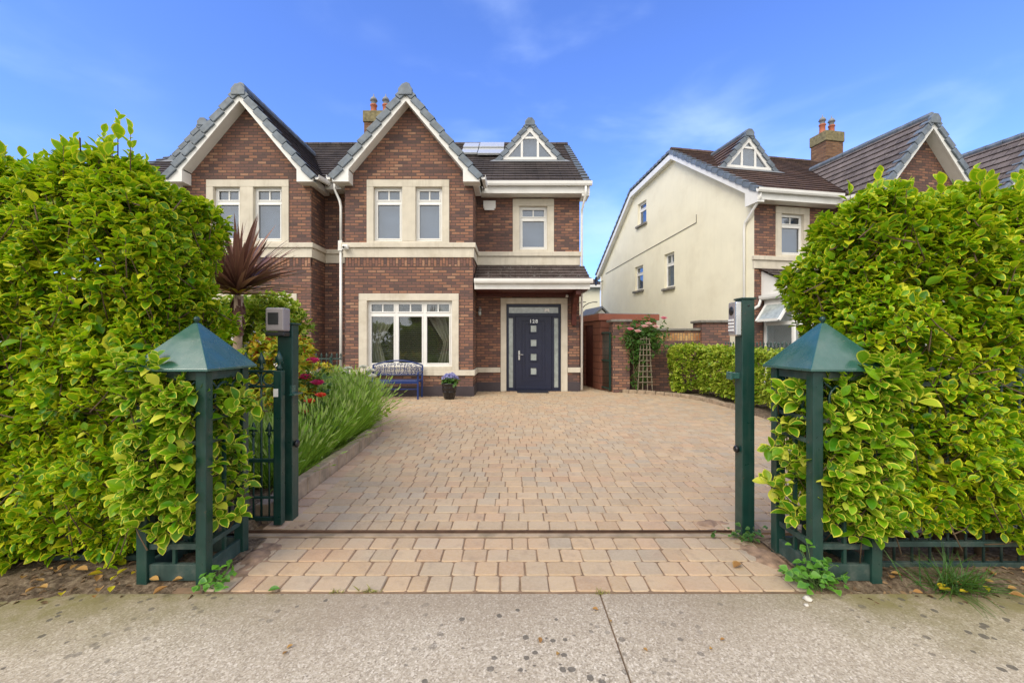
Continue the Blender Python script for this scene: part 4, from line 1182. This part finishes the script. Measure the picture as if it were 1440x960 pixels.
# ------------------------------------------------------------------ hedges
def big_hedge(sx, label, lo, hi, pier, zb, seed):
    global RNG
    RNG = np.random.default_rng(seed)
    rt = thing("hedge", label, "hedge", (sx*3.2,2.95,0))
    off = np.array([sx*3.2,2.95,0])
    L = (min(sx*lo[0], sx*hi[0]), lo[1], zb); H = (max(sx*lo[0], sx*hi[0]), hi[1], hi[2])
    inner_face = "+x" if sx < 0 else "-x"; outer = "-x" if sx < 0 else "+x"
    parts = [box_surface(5200, L, H, .30, ("-y", inner_face, "+z"), bulge=.09, depth=.22, wt={inner_face: 1.5, "+z": 1.1}),
             box_surface(450, L, H, .30, (outer, "+y"), bulge=.07, depth=.14)]
    (P, D, N, S), tips, TD = hedge_leaves(parts, .057, 8, .0115)
    inn = [box_surface(1500, np.array(L)+.14, np.array(H)-.14, .22, ("-y", inner_face, "+z"), bulge=.06, depth=.12)]
    (P2, D2, N2, S2), t2, td2 = hedge_leaves(inn, .10, 7, .02)
    leaf_mesh("inner_foliage", M['leaf'], P2-off, D2, N2, S2, rt, tpl=LEAF_S)
    # leaves growing through the open pillar
    px0, px1 = pier; a, b = min(sx*px0, sx*px1), max(sx*px0, sx*px1)
    g = RNG
    m = 150; q = np.stack([a+g.random(m)*(b-a), 2.43-g.random(m)**2*.07, (.30+g.random(m)**.8*.90)], 1)
    q[:,1] += .05*(q[:,2] > 1.12)
    nn = np.tile(np.array([0,-1.0,0]), (m,1)) + g.normal(0,.25,(m,3)) + np.stack([-sx*np.full(m,.0), np.zeros(m), np.zeros(m)],1)
    m2 = 46; q2 = np.stack([np.full(m2, sx*1.80)-sx*g.random(m2)**1.6*.17, 2.52+g.random(m2)*.26, .32+g.random(m2)**.8*.82], 1)
    n2 = np.tile(np.array([-sx*1.0,-.35,0]), (m2,1)) + g.normal(0,.25,(m2,3))
    m3 = 90; q3 = np.stack([a+g.random(m3)*(b-a), 2.5+g.random(m3)*.28, .32+g.random(m3)*.85], 1); n3 = g.normal(0,.7,(m3,3))+np.array([0,-.6,0])
    m5 = 34; q5 = np.stack([sx*1.98+sx*g.random(m5)**.8*.30, 2.34+g.random(m5)*.14, 1.10+g.random(m5)*.22],1); n5 = np.tile(np.array([sx*.2,-.6,.5]),(m5,1))+g.normal(0,.25,(m5,3))
    (P3, D3, N3, S3), t3, td3 = hedge_leaves([(q,nn),(q2,n2),(q3,n3),(q5,n5)], .074, 7, .016, out=.8, up=.45, jit=.3)
    leaf_mesh("pillar_foliage", M['leaf_v'], P3-off, D3, N3, S3, rt)
    # tall shoots above the clipped top
    k = 44; tx = np.stack([L[0]+.15+g.random(k)*(H[0]-L[0]-.3), L[1]+.05+g.random(k)*.5, np.full(k, H[2]+.02)+g.random(k)**2.5*.13], 1)
    if sx < 0: tx[0] = (-2.42,2.62,H[2]+.20)
    (P4, D4, N4, S4) = sprays(tx, np.tile(UP,(k,1))+g.normal(0,.12,(k,3)), 7, .026, .075, spread=(15,45))
    r4 = np.concatenate([RNG.random(len(P)), np.full(len(P4), .88)])
    leaf_mesh("foliage", M['leaf'], np.concatenate([P,P4])-off, np.concatenate([D,D4]), np.concatenate([N,N4]), np.concatenate([S,S4]), rt, rnd=r4)
    def trunks(mb):
        for i in range(14):
            x = L[0]+.5+(H[0]-L[0]-1.0)*i/13; y = (L[1]+H[1])/2+g.normal(0,.08)
            mb.tube([(x-off[0],y-off[1],-.02),(x-off[0]+g.normal(0,.05),y-off[1],.5),(x-off[0]+g.normal(0,.12),y-off[1],1.2),(x-off[0]+g.normal(0,.2),y-off[1],H[2]-.3)], [.026,.022,.016,.006], 6)
            for z in (.25,.6,1.0,1.4,1.8,2.1):
                if z < H[2]-.3:
                    mb.tube([(x-off[0],y-off[1],z),(x-off[0]+g.normal(0,.1),L[1]-off[1]+.22,z+.2)], [.012,.004], 5)
    allt = np.concatenate([tips, t3, tx]); ad = np.concatenate([TD, td3, np.tile(UP,(k,1))])
    twig_mesh("branches", allt-off, ad, rt, .2, .003, 2, trunks)
    return rt
big_hedge(-1, "tall clipped variegated hedge beside the sensor post, with one long shoot on top", (4.6,2.50,0), (2.10,3.30,2.58), (2.20,1.83), -.02, 21)
big_hedge(1, "tall clipped variegated hedge beside the intercom post, under the neighbours' gables", (2.04,2.50,0), (4.6,3.26,2.36), (1.82,2.20), .13, 22)

def leafy(name, label, cat, loc, parts, size, nl, mats, tpl=LEAF_S, twig=True, spacing=.012, group=None, **kw):
    rt = thing(name, label, cat, loc, 0, group); off = np.array(loc)
    (P, D, N, S), tips, TD = hedge_leaves(parts, size, nl, spacing, **kw)
    if isinstance(mats, str): leaf_mesh("foliage", M[mats], P-off, D, N, S, rt, tpl=tpl)
    else:
        r = RNG.random(len(P)); a = 0
        for nm, (mt, sh) in mats.items():
            k = (r >= a) & (r < a+sh); a += sh
            leaf_mesh(nm, M[mt], P[k]-off, D[k], N[k], S[k], rt, tpl=tpl)
    if twig:
        def tr(mb):
            for i in range(7):
                x, y = RNG.normal(0,.12,2); mb.tube([(x*.3,y*.3,-.02),(x,y,.3),(x*2,y*2,.7)], [.014,.01,.004], 5)
        twig_mesh("branches", tips-off, TD, rt, .14, .0025, 4, tr)
    return rt
RNG = np.random.default_rng(5)
# low hedge on the right boundary: several runs along the curved kerb
lowp = []
for (x0,x1,y0,y1,h,n) in ((4.82,5.35,5.6,9.6,1.25,1500),(4.70,5.35,9.4,11.0,1.27,900),(4.25,5.2,10.9,11.75,1.30,800)):
    lowp.append(box_surface(n, (x0,y0,.12), (x1,y1,h), .16, ("-x","-y","+z","+x"), bulge=.05, depth=.12, wt={"-x":1.5}))
rt_low = leafy("hedge", "low bright green clipped hedge along the curved kerb before the garden wall", "hedge", (4.9,9,0), lowp, .085, 6, 'leaf_far', spacing=.014)
leafy("shrub", "rounded variegated shrub behind the maroon palm and the sensor post", "shrub", (-3.35,5.8,0),
      [box_surface(1300, (-4.15,5.3,.1), (-2.88,6.5,2.02), .45, bulge=.08, depth=.16)], .085, 6, 'leaf_far')
leafy("hedge", "tall green hedge further back along the attached house's boundary", "hedge", (-5.2,6.0,0),
      [box_surface(1500, (-6.6,4.0,.1), (-4.3,6.4,2.05), .35, ("+x","-y","+z","+y"), bulge=.08, depth=.16)], .09, 5, 'leaf_far', twig=False)
leafy("flowering_shrub", "shrub with yellow leaves and red tips below the grey sensor box", "shrub", (-2.62,4.95,0),
      [box_surface(420, (-3.02,4.6,.1), (-2.40,5.3,1.52), .22, bulge=.07, depth=.15)], .075, 6, {"yellow_foliage": ('leaf_yellow', .50), "red_foliage": ('leaf_red', .09), "green_foliage": ('leaf_far', .41)})
leafy("shrub", "small yellow leaved shrub among the lavender by the bench", "shrub", (-3.5,7.4,0),
      [box_surface(220, (-3.9,7.1,.05), (-3.1,7.8,1.05), .2, bulge=.06, depth=.12)], .06, 6, {"yellow_foliage": ('leaf_yellow', .5), "green_foliage": ('leaf_far', .5)})

def cordyline():
    rt = thing("cordyline_palm", "maroon spiky cordyline palm on a slender pale trunk", "palm tree", (-3.18,4.95,0))
    t = MB(); pts = [(0,0,-.02),(.01,0,.5),(-.01,.01,1.0),(.0,0,1.5),(.01,0,1.93)]
    t.tube(pts, [.06,.052,.048,.046,.05], 10); t.build("trunk", M['bark'], rt)
    s = MB()
    for k in range(60):
        z = 1.55+.36*random.random(); a = random.random()*6.28; r = .045
        s.bar((r*math.cos(a),r*math.sin(a),z),(r*1.7*math.cos(a),r*1.7*math.sin(a),z-.10),.03,.006)
    s.build("leaf_bases", M['cordy_base'], rt)
    n = 200; g = np.random.default_rng(3)
    az = g.random(n)*6.28; el = np.arcsin(np.clip(.0+1.0*g.random(n)**.55, -1, 1))
    D = np.stack([np.cos(az)*np.cos(el), np.sin(az)*np.cos(el), np.sin(el)], 1)
    P = np.tile(np.array([0,0,1.92]), (n,1)) + D*.03 + np.stack([np.zeros(n),np.zeros(n),g.random(n)*.12],1)
    N = UP + g.normal(0,.15,(n,3)) - D*.2
    S = .84*(.72+.38*g.random(n))
    leaf_mesh("crown", M['cordy'], P, D, N, S, rt, tpl=strap_template(6,.033,.14), rnd=g.random(n)**1.5)
    k = 5; az = np.array([-1.9,-1.2,-.7,-2.4,.2]); D = np.stack([np.cos(az)*.8,np.sin(az)*.8,np.full(k,.25)],1)
    leaf_mesh("old_leaves", M['leaf_yellow'], np.tile(np.array([0,0,1.95]),(k,1)), D, np.tile(UP,(k,1)), np.full(k,.42), rt, tpl=strap_template(6,.05,.3))
M['cordy_base'] = plain("dry_leaf_base", (.11,.05,.035), .9, var=.4, scale=12)
cordyline()

# ------------------------------------------------------------------ flower bed
def lavender(x, y, h, n, r, lean, tip):
    g = RNG
    rt = thing("lavender_bush", "bushy lavender with upright green flower stems along the left kerb", "lavender", (x,y,.05), 0, "lavender bushes along the kerb")
    a = g.random(n)*6.28; rr = np.sqrt(g.random(n)); th = rr*R(43)+g.normal(0,.2,n)
    D = np.stack([np.cos(a)*np.sin(th)+lean[0], np.sin(a)*np.sin(th)+lean[1], np.cos(th)], 1)
    n0 = n; P = np.stack([np.cos(a)*rr*r*.6+g.normal(0,.03,n), np.sin(a)*rr*r*.6+g.normal(0,.03,n), np.zeros(n)], 1)
    S = h*(.72+.38*g.random(n))
    N = norm(np.stack([np.cos(a), np.sin(a), np.full(n,.4)],1)+g.normal(0,.5,(n,3)))
    leaf_mesh("stems", M['stem'], P, D, N, S, rt, tpl=strap_template(5,.0027/h*1.1,.22))
    Dn = norm(D); X = norm(np.cross(Dn, N)); Zv = np.cross(X, Dn)
    tp = P + S[:,None]*(Dn - .22*Zv)
    k = g.random(n) < .5
    D2 = norm(Dn[k]-.44*Zv[k])
    leaf_mesh("blossom", M[tip], tp[k]-D2*.03, D2, N[k], .075+.04*g.random(k.sum()), rt, tpl=leaf_template(2,.10,False,.02,.05))
    # leafy skirt
    m = int(n*1.1); a = g.random(m)*6.28; rr = g.random(m)**.6*r
    q = np.stack([np.cos(a)*rr, np.sin(a)*rr, .03+g.random(m)*h*.42*(1-rr/r*.5)],1)
    dd = np.stack([np.cos(a)*.5,np.sin(a)*.5,np.full(m,.75)],1)+g.normal(0,.25,(m,3))
    leaf_mesh("leaves", M['stem'], q, dd, UP+g.normal(0,.5,(m,3)), .05+.06*g.random(m), rt, tpl=strap_template(2,.05,.25))
RNG = np.random.default_rng(8)
for x, y, h, n in ((-2.34,4.1,.58,520),(-2.80,4.3,.66,420),(-2.38,4.75,.66,560),(-2.40,5.45,.74,600),(-2.85,5.6,.80,420),(-2.40,6.15,.80,600),(-2.62,6.85,.82,600),(-3.2,6.7,.8,380),(-3.05,7.4,.86,520)):
    lavender(x, y, h*.95, int(n*2.0), .33, (.0,-.02), 'spike')

def blossoms(rt, name, mat, pts, r, n=14):
    P = []; D = []; N = []; S = []
    g = RNG
    for p in pts:
        for k in range(n):
            a = k*2.4; t = R(15+65*(k/n)); d = np.array([math.cos(a)*math.sin(t), math.sin(a)*math.sin(t), math.cos(t)])
            P.append(np.array(p)+d*r*.15); D.append(d); N.append(np.array([0,-.3,1.0])); S.append(r*(.7+.4*k/n))
    return leaf_mesh(name, M[mat], P, D, N, S, rt, tpl=PETAL)
def flower_plant(name, label, loc, h, fol, spots, mat, pname, r=.06, nl=90, w=.3):
    rt = thing(name, label, "flowers", loc)
    g = RNG; tip = np.stack([g.normal(0,w*.5,nl), g.normal(0,w*.4,nl), h*(.25+.65*g.random(nl))],1)
    P, D, N, S = sprays(tip, np.stack([tip[:,0],tip[:,1],np.full(nl,.4)],1), 6, .03, .075)
    leaf_mesh("foliage", M[fol], P, D, N, S, rt, tpl=LEAF_S)
    st = MB()
    for s in spots: st.tube([(s[0]*.3,s[1]*.3,-.02),(s[0]*.7,s[1]*.7,s[2]*.6),(s[0],s[1],s[2])], [.008,.006,.003], 5)
    st.build("stems", M['ivy_stem'], rt, uv=False)
    for s in spots: blossoms(rt, pname, mat, [s], r)
    return rt
M['ivy_stem'] = plain("green_stem", (.09,.16,.04), .7)
flower_plant("rose_bush", "magenta rose bush among the lavender behind the sensor post", (-2.45,5.15,.05), 1.10, 'leaf_dark', [(.07,-.05,1.09),(.16,-.12,.83),(-.12,-.05,.98),(.02,-.15,.90)], 'magenta', "rose_bloom", .085)
flower_plant("rose_bush", "low red rose bush tucked into the lavender", (-2.35,4.85,.05), .78, 'leaf_dark', [(.10,-.1,.66),(.04,-.12,.55),(-.08,-.1,.74),(.20,-.05,.72)], 'redp', "rose_bloom", .065, 60)
flower_plant("white_flowers", "clump of white flowers at the bench end of the lavender", (-2.45,6.9,.05), .95, 'leaf_far', [(.10,-.15,.92),(.20,-.1,.86),(.26,-.2,.78),(-.12,-.2,.90),(-.2,-.1,.82)], 'whitep', "white_bloom", .07, 70)
mb = MB(); mb.lathe([(.035,-.02),(.035,.36),(.03,.375),(.012,.38)], (0,0,0), 10)
o = mb.build("edging_post", M['wood']); o.location = (-2.12,6.78,.0); tag(o, "short weathered wooden post at the kerb's bend under the lavender", "post")

# ------------------------------------------------------------------ climbing rose on its trellis
def trellis():
    rt = thing("trellis", "narrow weathered wooden trellis beside the brick pillar", "trellis", (3.56,11.42,.03))
    v = MB(); 
    for k in range(4):
        t = k/3-.5; v.bar((t*.40,0,0),(t*.22,0,1.52-.12*abs(t)),.022,.018,up=(0,1,0))
    v.build("uprights", M['wood'], rt)
    h = MB()
    for k in range(9):
        z = .28+k*.145; w = .22-.055*z; h.bar((-w,-.018,z),(w,-.018,z),.016,.02)
    h.build("crossbars", M['wood'], rt)
trellis()
RNG = np.random.default_rng(15)
def climbing_rose():
    rt = thing("climbing_rose", "climbing rose with pale pink blooms trained over the trellis", "rose", (3.5,11.55,.03)); off = np.array([3.5,11.55,.03])
    g = RNG; n = 330
    q = np.stack([3.55+g.normal(0,.27,n), 11.55+g.normal(0,.10,n), 1.52+g.normal(0,.23,n)],1)
    n2 = 150; q2 = np.stack([3.30+g.normal(0,.10,n2)+.25*g.random(n2), 11.58+g.normal(0,.07,n2), .15+1.3*g.random(n2)],1)
    tip = np.concatenate([q,q2]); P, D, N, S = sprays(tip, g.normal(0,.6,tip.shape)+np.array([0,-.6,.3]), 6, .02, .075)
    leaf_mesh("foliage", M['leaf_dark'], P-off, D, N, S, rt, tpl=LEAF_S)
    st = MB()
    for k in range(7):
        x = g.normal(0,.06); st.tube([(x,0,-.03),(x-.12+g.normal(0,.08),0,.5),(x+g.normal(0,.15),-.02,1.1),(x+g.normal(0,.3),-.05,1.6)], [.012,.01,.008,.004], 5)
    st.build("stems", M['twig'], rt, uv=False)
    for s in ((-.37,-.2,1.66),(-.18,-.24,1.60),(.0,-.25,1.73),(.30,-.25,1.72),(.52,-.22,1.95),(.12,-.2,1.80)):
        blossoms(rt, "rose_bloom", 'pale_pink' if s[0] > -.3 and s[0] < .5 else 'pink', [s], .10)
climbing_rose()

# ------------------------------------------------------------------ bench, pot, mat
def bench():
    rt = thing("garden_bench", "blue metal garden bench with scrolled back under the front window", "bench", (-2.88,10.5,.004))
    W = .62
    for sx in (-1,1):
        l = MB(); x = sx*W
        l.box(x-.02,x+.02,-.27,-.235,0,.62); l.build("leg", M['blue'], rt, bevel=.006)
        l = MB(); l.bar((x,.20,0),(x,.27,.80),.04,.035,up=(0,1,0)); l.build("leg", M['blue'], rt, bevel=.006)
        a = MB(); a.tube([(x,-.29,.585),(x,-.27,.63),(x,-.1,.645),(x,.25,.64)], .022, 8); a.build("armrest", M['blue'], rt)
    s = MB()
    for k in range(8): s.box(-W+.022,W-.022,-.25+k*.062,-.205+k*.062,.43,.447)
    s.build("seat", M['blue'], rt, bevel=.004)
    r = MB(); r.box(-W+.02,W-.02,-.262,-.242,.385,.432); r.box(-W+.02,W-.02,.19,.21,.385,.43); r.box(-W+.02,W-.02,-.255,-.24,.24,.262)
    r.build("apron", M['blue'], rt)
    b = MB()
    arch = [(-W+2*W*i/16, .265, .80+.115*math.sin(math.pi*i/16)) for i in range(17)]
    b.tube(arch, .018, 8); b.tube([(-W,.245,.56),(W,.245,.56)], .014, 8)
    b.build("back_frame", M['blue'], rt)
    p = MB(); rr = random.Random(4)
    for k in range(15):
        x = -W+.05+k*.083
        top = .79+.11*math.sin(math.pi*(x+W)/(2*W))
        for j in range(3):
            zc = .61+j*(top-.63)/2.6; r0 = rr.uniform(.028,.042); a0 = rr.uniform(0,6.28); sg = rr.choice((-1,1))
            p.tube([(x+r0*(1-.5*t/9)*math.cos(a0+sg*t*.62), .255, zc+r0*(1-.5*t/9)*math.sin(a0+sg*t*.62)) for t in range(10)], .0085, 5)
    for k in range(12):
        x = -W+.06+k*.1
        p.tube([(x,.255,.57),(x+.03*rr.choice((-1,1)),.258,.70),(x+rr.uniform(-.04,.04),.262,.81)], .007, 5)
    p.build("scrollwork", M['blue'], rt)
bench()

def flower_pot():
    loc = (-1.52,10.35,.006); rt = thing("plant_pot", "dark ribbed plant pot beside the bench", "plant pot", loc)
    p = MB(); p.lathe([(.12,0),(.125,.03),(.14,.05),(.158,.16),(.166,.17),(.162,.18),(.172,.27),(.178,.28),(.174,.29),(.178,.36),(.19,.365),(.19,.39),(.172,.39),(.165,.34),(.0,.335)], (0,0,0), 28)
    p.build("pot", plain("glazed_pot", (.016,.013,.014), .22), rt)
    s = MB(); s.lathe([(.163,.342),(.0,.352)], (0,0,0), 20); s.build("soil", M['soil'], rt)
    ht = thing("hydrangea", "blue flowering hydrangea growing in the dark pot", "flowers", (loc[0],loc[1],.35)); g = RNG
    n = 60; tip = np.stack([g.normal(0,.09,n), g.normal(0,.09,n), .04+.10*g.random(n)],1)
    P, D, N, S = sprays(tip, tip*np.array([1,1,.3])+np.array([0,0,.05]), 5, .02, .08)
    leaf_mesh("foliage", M['leaf_dark'], P, D, N, S, ht, tpl=LEAF_S)
    for c in ((-.10,-.06,.15),(.02,-.10,.20),(.12,-.05,.17),(.05,.05,.22),(-.05,.03,.19),(.15,.04,.13)):
        q = norm(g.normal(0,1,(60,3))); q[:,2] = np.abs(q[:,2])
        leaf_mesh("flower_head", M['bluep'], np.array(c)+q*.055, q+g.normal(0,.5,q.shape), q, np.full(60,.038), ht, tpl=PETAL)
flower_pot()
mb = MB(); mb.box(.14,1.00,11.55,11.98,.012,.026); tag(mb.build("doormat", plain("door_mat", (.016,.016,.028), .95, bump=.8, bscale=200), bevel=.004), "dark rectangular doormat in front of the navy door", "doormat")

# ------------------------------------------------------------------ small growth and litter
RNG = np.random.default_rng(31)
def creeper(name, label, loc, n, sx, sy, h, size, mat='ivy'):
    rt = thing(name, label, "plant", loc); g = RNG
    a = np.stack([g.normal(0,sx,n), g.normal(0,sy,n), .015+np.abs(g.normal(0,h,n))],1)
    D = norm(g.normal(0,1,(n,3))*np.array([1,1,.35])+np.array([0,-.5,0])); N = UP+g.normal(0,.35,(n,3))+np.array([0,-.5,0])
    leaf_mesh("leaves", M[mat], a, D, N, size*(.6+.8*g.random(n)), rt, tpl=leaf_template(3,.42,False,.1,.2,.6))
    st = MB()
    for k in range(0,n,3): st.tube([(g.normal(0,.02),g.normal(0,.02),-.01),(a[k][0]*.6,a[k][1]*.6,a[k][2]*.7),tuple(a[k])], [.003,.002,.001], 4)
    st.build("stems", M['ivy_stem'], rt, uv=False)
creeper("ivy", "green ivy creeping round the foot of the ivy pillar", (1.72,2.43,.01), 130, .08, .05, .08, .038)
creeper("ivy", "thin ivy strands at the foot of the intercom post", (1.66,2.99,.01), 45, .09, .03, .04, .035, 'leaf_dark')
def joint_weed(x, y, k, label):
    rt = thing("weed", label, "plant", (x,y,.0)); n = 26; a = RNG.random(n)*6.28; th = R(20)+R(55)*RNG.random(n)
    D = np.stack([np.cos(a)*np.sin(th), np.sin(a)*np.sin(th)*.6, np.cos(th)],1)
    leaf_mesh("blades", M['moss_leaf'], np.stack([RNG.normal(0,.03*k,n), RNG.normal(0,.006,n), np.zeros(n)],1), D, UP+RNG.normal(0,.4,(n,3))-D*.3, (.015+.03*RNG.random(n))*k, rt, tpl=strap_template(3,.08,.4))
M['moss_leaf'] = leaf_mat("dry_moss", (.14,.15,.03), (.34,.32,.08), (.3,.28,.08), trans=.2, glow=(.3,.3,.05))
joint_weed(-.80,2.385,1.2, "dry moss tuft in the front paving joint, the larger of two")
joint_weed(-.98,2.380,.7, "small dry moss tuft in the front paving joint near the green leaf")
joint_weed(.49,2.372,.8, "moss sprouting where the concrete joint meets the paving")
creeper("weed", "small leafy weed at the foot of the sensor side pillar", (-1.68,2.44,.01), 34, .045, .05, .04, .042)
def tuft():
    rt = thing("grass_tuft", "dark grass tuft on the soil under the railing", "grass", (2.50,2.42,0)); g = RNG; n = 240
    a = g.random(n)*6.28; th = R(15)+R(60)*g.random(n); D = np.stack([np.cos(a)*np.sin(th), np.sin(a)*np.sin(th)-.2, np.cos(th)],1)
    leaf_mesh("blades", M['leaf_dark'], g.normal(0,.05,(n,3))*np.array([1.4,.6,.0]), D, UP+g.normal(0,.4,(n,3))-D*.3, .12+.14*g.random(n), rt, tpl=strap_template(4,.012,.5))
tuft()
def litter(pts, label, group, mats, size):
    for k, (x, y, z, a) in enumerate(pts):
        g = RNG
        o = leaf_mesh("fallen_leaf", M[mats[k % len(mats)]], [(0,0,0)], [(math.cos(a),math.sin(a),.03)], [(g.normal(0,.25),g.normal(0,.25),1)], [size*(.7+.6*g.random())], tpl=leaf_template(3,.30,True,.25,-.1))
        o.location = (x,y,z); tag(o, label, "fallen leaf", group)
g = RNG
litter([(-2.85+g.random()*1.0, 2.30+g.random()*.26, .035, g.random()*6.28) for _ in range(26)], "dry brown leaf on the soil under the hedge on the sensor post's side", "leaves fallen under the sensor side hedge", ('dryleaf','dryleaf','dryleaf','leaf_yellow'), .055)
litter([(2.15+g.random()*1.3, 2.30+g.random()*.26, .035, g.random()*6.28) for _ in range(22)], "dry fallen leaf on the soil beyond the grass tuft and railing", "leaves fallen under the intercom side hedge", ('dryleaf','leaf_yellow','dryleaf','dryleaf'), .055)
def debris(sx):
    n = 520; x = sx*(1.75+g.random(n)*2.6); y = 2.26+g.random(n)*.5
    P = np.stack([x, y, np.array([strip_h(a, b) for a, b in zip(x, y)])+.004], 1)
    a = g.random(n)*6.28; D = np.stack([np.cos(a), np.sin(a), g.normal(0,.25,n)],1)
    o = leaf_mesh("leaf_litter", M['litter'], P, D, UP+g.normal(0,.5,(n,3)), .012+.035*g.random(n)**2, tpl=leaf_template(2,.22,False,.2,.1))
    tag(o, "scraps of dead leaf and twig on the soil " + ("left of the sensor side pillar" if sx < 0 else "right of the ivy pillar"), "leaf litter", None, "stuff")
M['litter'] = leaf_mat("dead_leaf_scraps", (.06,.035,.02), (.26,.17,.09), (.2,.13,.07), trans=.05, rough=.9, glow=(.2,.1,.05))
debris(-1); debris(1)
def drift(x, y, sx, sy, n):
    m = int(n); xx = x+g.normal(0,sx,m); yy = y+g.normal(0,sy,m)
    return xx, yy
litter([(-1.36,2.375,.012,.2)], "single bright green leaf lying where paving meets the concrete", None, ('ivy',), .06)
litter([(-1.25+g.random()*2.4, 1.75+g.random()*.5, .004, g.random()*6.28) for _ in range(9)], "small dark fallen leaf lying on the concrete footpath", "leaves scattered on the footpath", ('dryleaf',), .03)
litter([(1.36,2.62,.012,.6)], "curled brown leaf on the pavers near the ivy", None, ('dryleaf',), .09)
def stone(x, y, r, label):
    mb = MB(); P = []; rr = random.Random(int(x*100)); n = 9
    mb.lathe([(r*.7,0),(r,.3*r),(r*.95,.6*r),(r*.5,.95*r),(.001,r)], (0,0,0), n)
    mb.v = [(a*(1+rr.uniform(-.25,.25)), b*(1+rr.uniform(-.25,.25)), c*(1+rr.uniform(-.2,.2))) for a, b, c in mb.v]
    o = mb.build("stone", M['pale_stone'], uv=False); o.location = (x,y,.0); tag(o, label, "stone")
M['pale_stone'] = plain("pale_stone", (.58,.54,.48), .85, var=.2, scale=20)
stone(1.60,2.31,.022, "pale loose stone on the concrete near the ivy")
stone(1.56,2.26,.012, "tiny pale pebble beside the larger loose stone")

# ------------------------------------------------------------------ light, sky, camera
SUN_EL, SUN_AZ = R(44), R(-140)      # azimuth from +y towards +x
wd = bpy.data.worlds.new("World"); SC.world = wd; wd.use_nodes = True
nt = wd.node_tree; nt.nodes.clear()
out = nt.nodes.new("ShaderNodeOutputWorld"); bgd = nt.nodes.new("ShaderNodeBackground")
sky = nt.nodes.new("ShaderNodeTexSky"); sky.sky_type = 'NISHITA'; sky.sun_disc = False
sky.sun_elevation = SUN_EL; sky.sun_rotation = SUN_AZ; sky.air_density = 1.0; sky.dust_density = .4; sky.ozone_density = 1.0
L = nt.links.new
def wn(kind, **kw):
    x = nt.nodes.new("ShaderNode"+kind)
    for k, v in kw.items(): setattr(x, k, v)
    return x
def wmix(f, a, b, mode='MIX'):
    x = wn("Mix", data_type='RGBA', blend_type=mode)
    for sck, v in ((0, f), (6, a), (7, b)):
        if isinstance(v, (int, float)): x.inputs[sck].default_value = v
        elif isinstance(v, tuple): x.inputs[sck].default_value = (*v, 1)
        else: L(v, x.inputs[sck])
    return x.outputs[2]
def wmath(op, a, b):
    x = wn("Math", operation=op)
    for sck, v in ((0, a), (1, b)):
        if isinstance(v, (int, float)): x.inputs[sck].default_value = v
        else: L(v, x.inputs[sck])
    return x.outputs[0]
tc = wn("TexCoord"); sep = wn("SeparateXYZ"); L(tc.outputs["Generated"], sep.inputs[0])
mp = wn("Mapping"); mp.inputs["Scale"].default_value = (1.0,1.0,2.6); mp.inputs["Rotation"].default_value = (R(4),R(-16),R(25)); mp.inputs["Location"].default_value = (3.1,1.7,.4); L(tc.outputs["Generated"], mp.inputs[0])
def wnoise(scale, detail, rough, dist):
    n1 = wn("TexNoise"); L(mp.outputs[0], n1.inputs["Vector"])
    for k, v in (("Scale", scale), ("Detail", detail), ("Roughness", rough), ("Distortion", dist)): n1.inputs[k].default_value = v
    return n1.outputs["Fac"]
def wrange(v, a, b, c=0.0, d=1.0):
    x = wn("MapRange", interpolation_type='SMOOTHSTEP'); L(v, x.inputs[0])
    for k, q in enumerate((a, b, c, d)): x.inputs[k+1].default_value = q
    return x.outputs[0]
blue = wmix(1.0, sky.outputs[0], (.70,.93,1.60), 'MULTIPLY')
wisp = wmath('MULTIPLY', wrange(wnoise(3.0, 6, .5, .3), .47, .82, 0, .32), wrange(wnoise(1.3, 2, .5, 0), .34, .56))
blue = wmix(wmath('MULTIPLY', wisp, wrange(sep.outputs[2], .05, .30, .25, 1.0)), blue, (5.6,6.9,8.6))
# added for neutral fill: unseen bright broken clouds behind the viewer and overhead
fill_bank = wrange(wmath('SUBTRACT', sep.outputs[1], wmath('MULTIPLY', wnoise(1.6, 6, .55, .4), .7)), -.75, .05, 1.0, 0.0)
fill_cloud = wmix(wnoise(2.2, 6, .6, .5), (3.8,3.9,4.2), (10.7,10.3,9.5))
L(wmix(fill_bank, blue, fill_cloud), bgd.inputs[0])
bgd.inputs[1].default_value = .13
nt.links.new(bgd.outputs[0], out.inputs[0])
sl = bpy.data.lights.new("sun", 'SUN'); sl.energy = 1.5; sl.angle = R(35); sl.color = (1,.93,.80)
so = bpy.data.objects.new("sun", sl); COL.objects.link(so)
sv = Vector((math.sin(SUN_AZ)*math.cos(SUN_EL), math.cos(SUN_AZ)*math.cos(SUN_EL), math.sin(SUN_EL)))
so.rotation_euler = (-sv).to_track_quat('-Z','Y').to_euler(); so.location = (0,0,20)

cam = bpy.data.cameras.new("camera"); cam.lens = 15.0; cam.sensor_width = 36; cam.clip_start = .05; cam.clip_end = 2000
co = bpy.data.objects.new("camera", cam); COL.objects.link(co); co.location = (0,0,1.4); co.rotation_euler = (R(90),0,0); SC.camera = co
SC.view_settings.view_transform = 'Standard'; SC.view_settings.look = 'None'; SC.view_settings.exposure = .70; SC.view_settings.gamma = 1; SC.view_settings.use_curve_mapping = False
SC.cycles.max_bounces = 8; SC.cycles.transparent_max_bounces = 12; SC.cycles.use_denoising = True
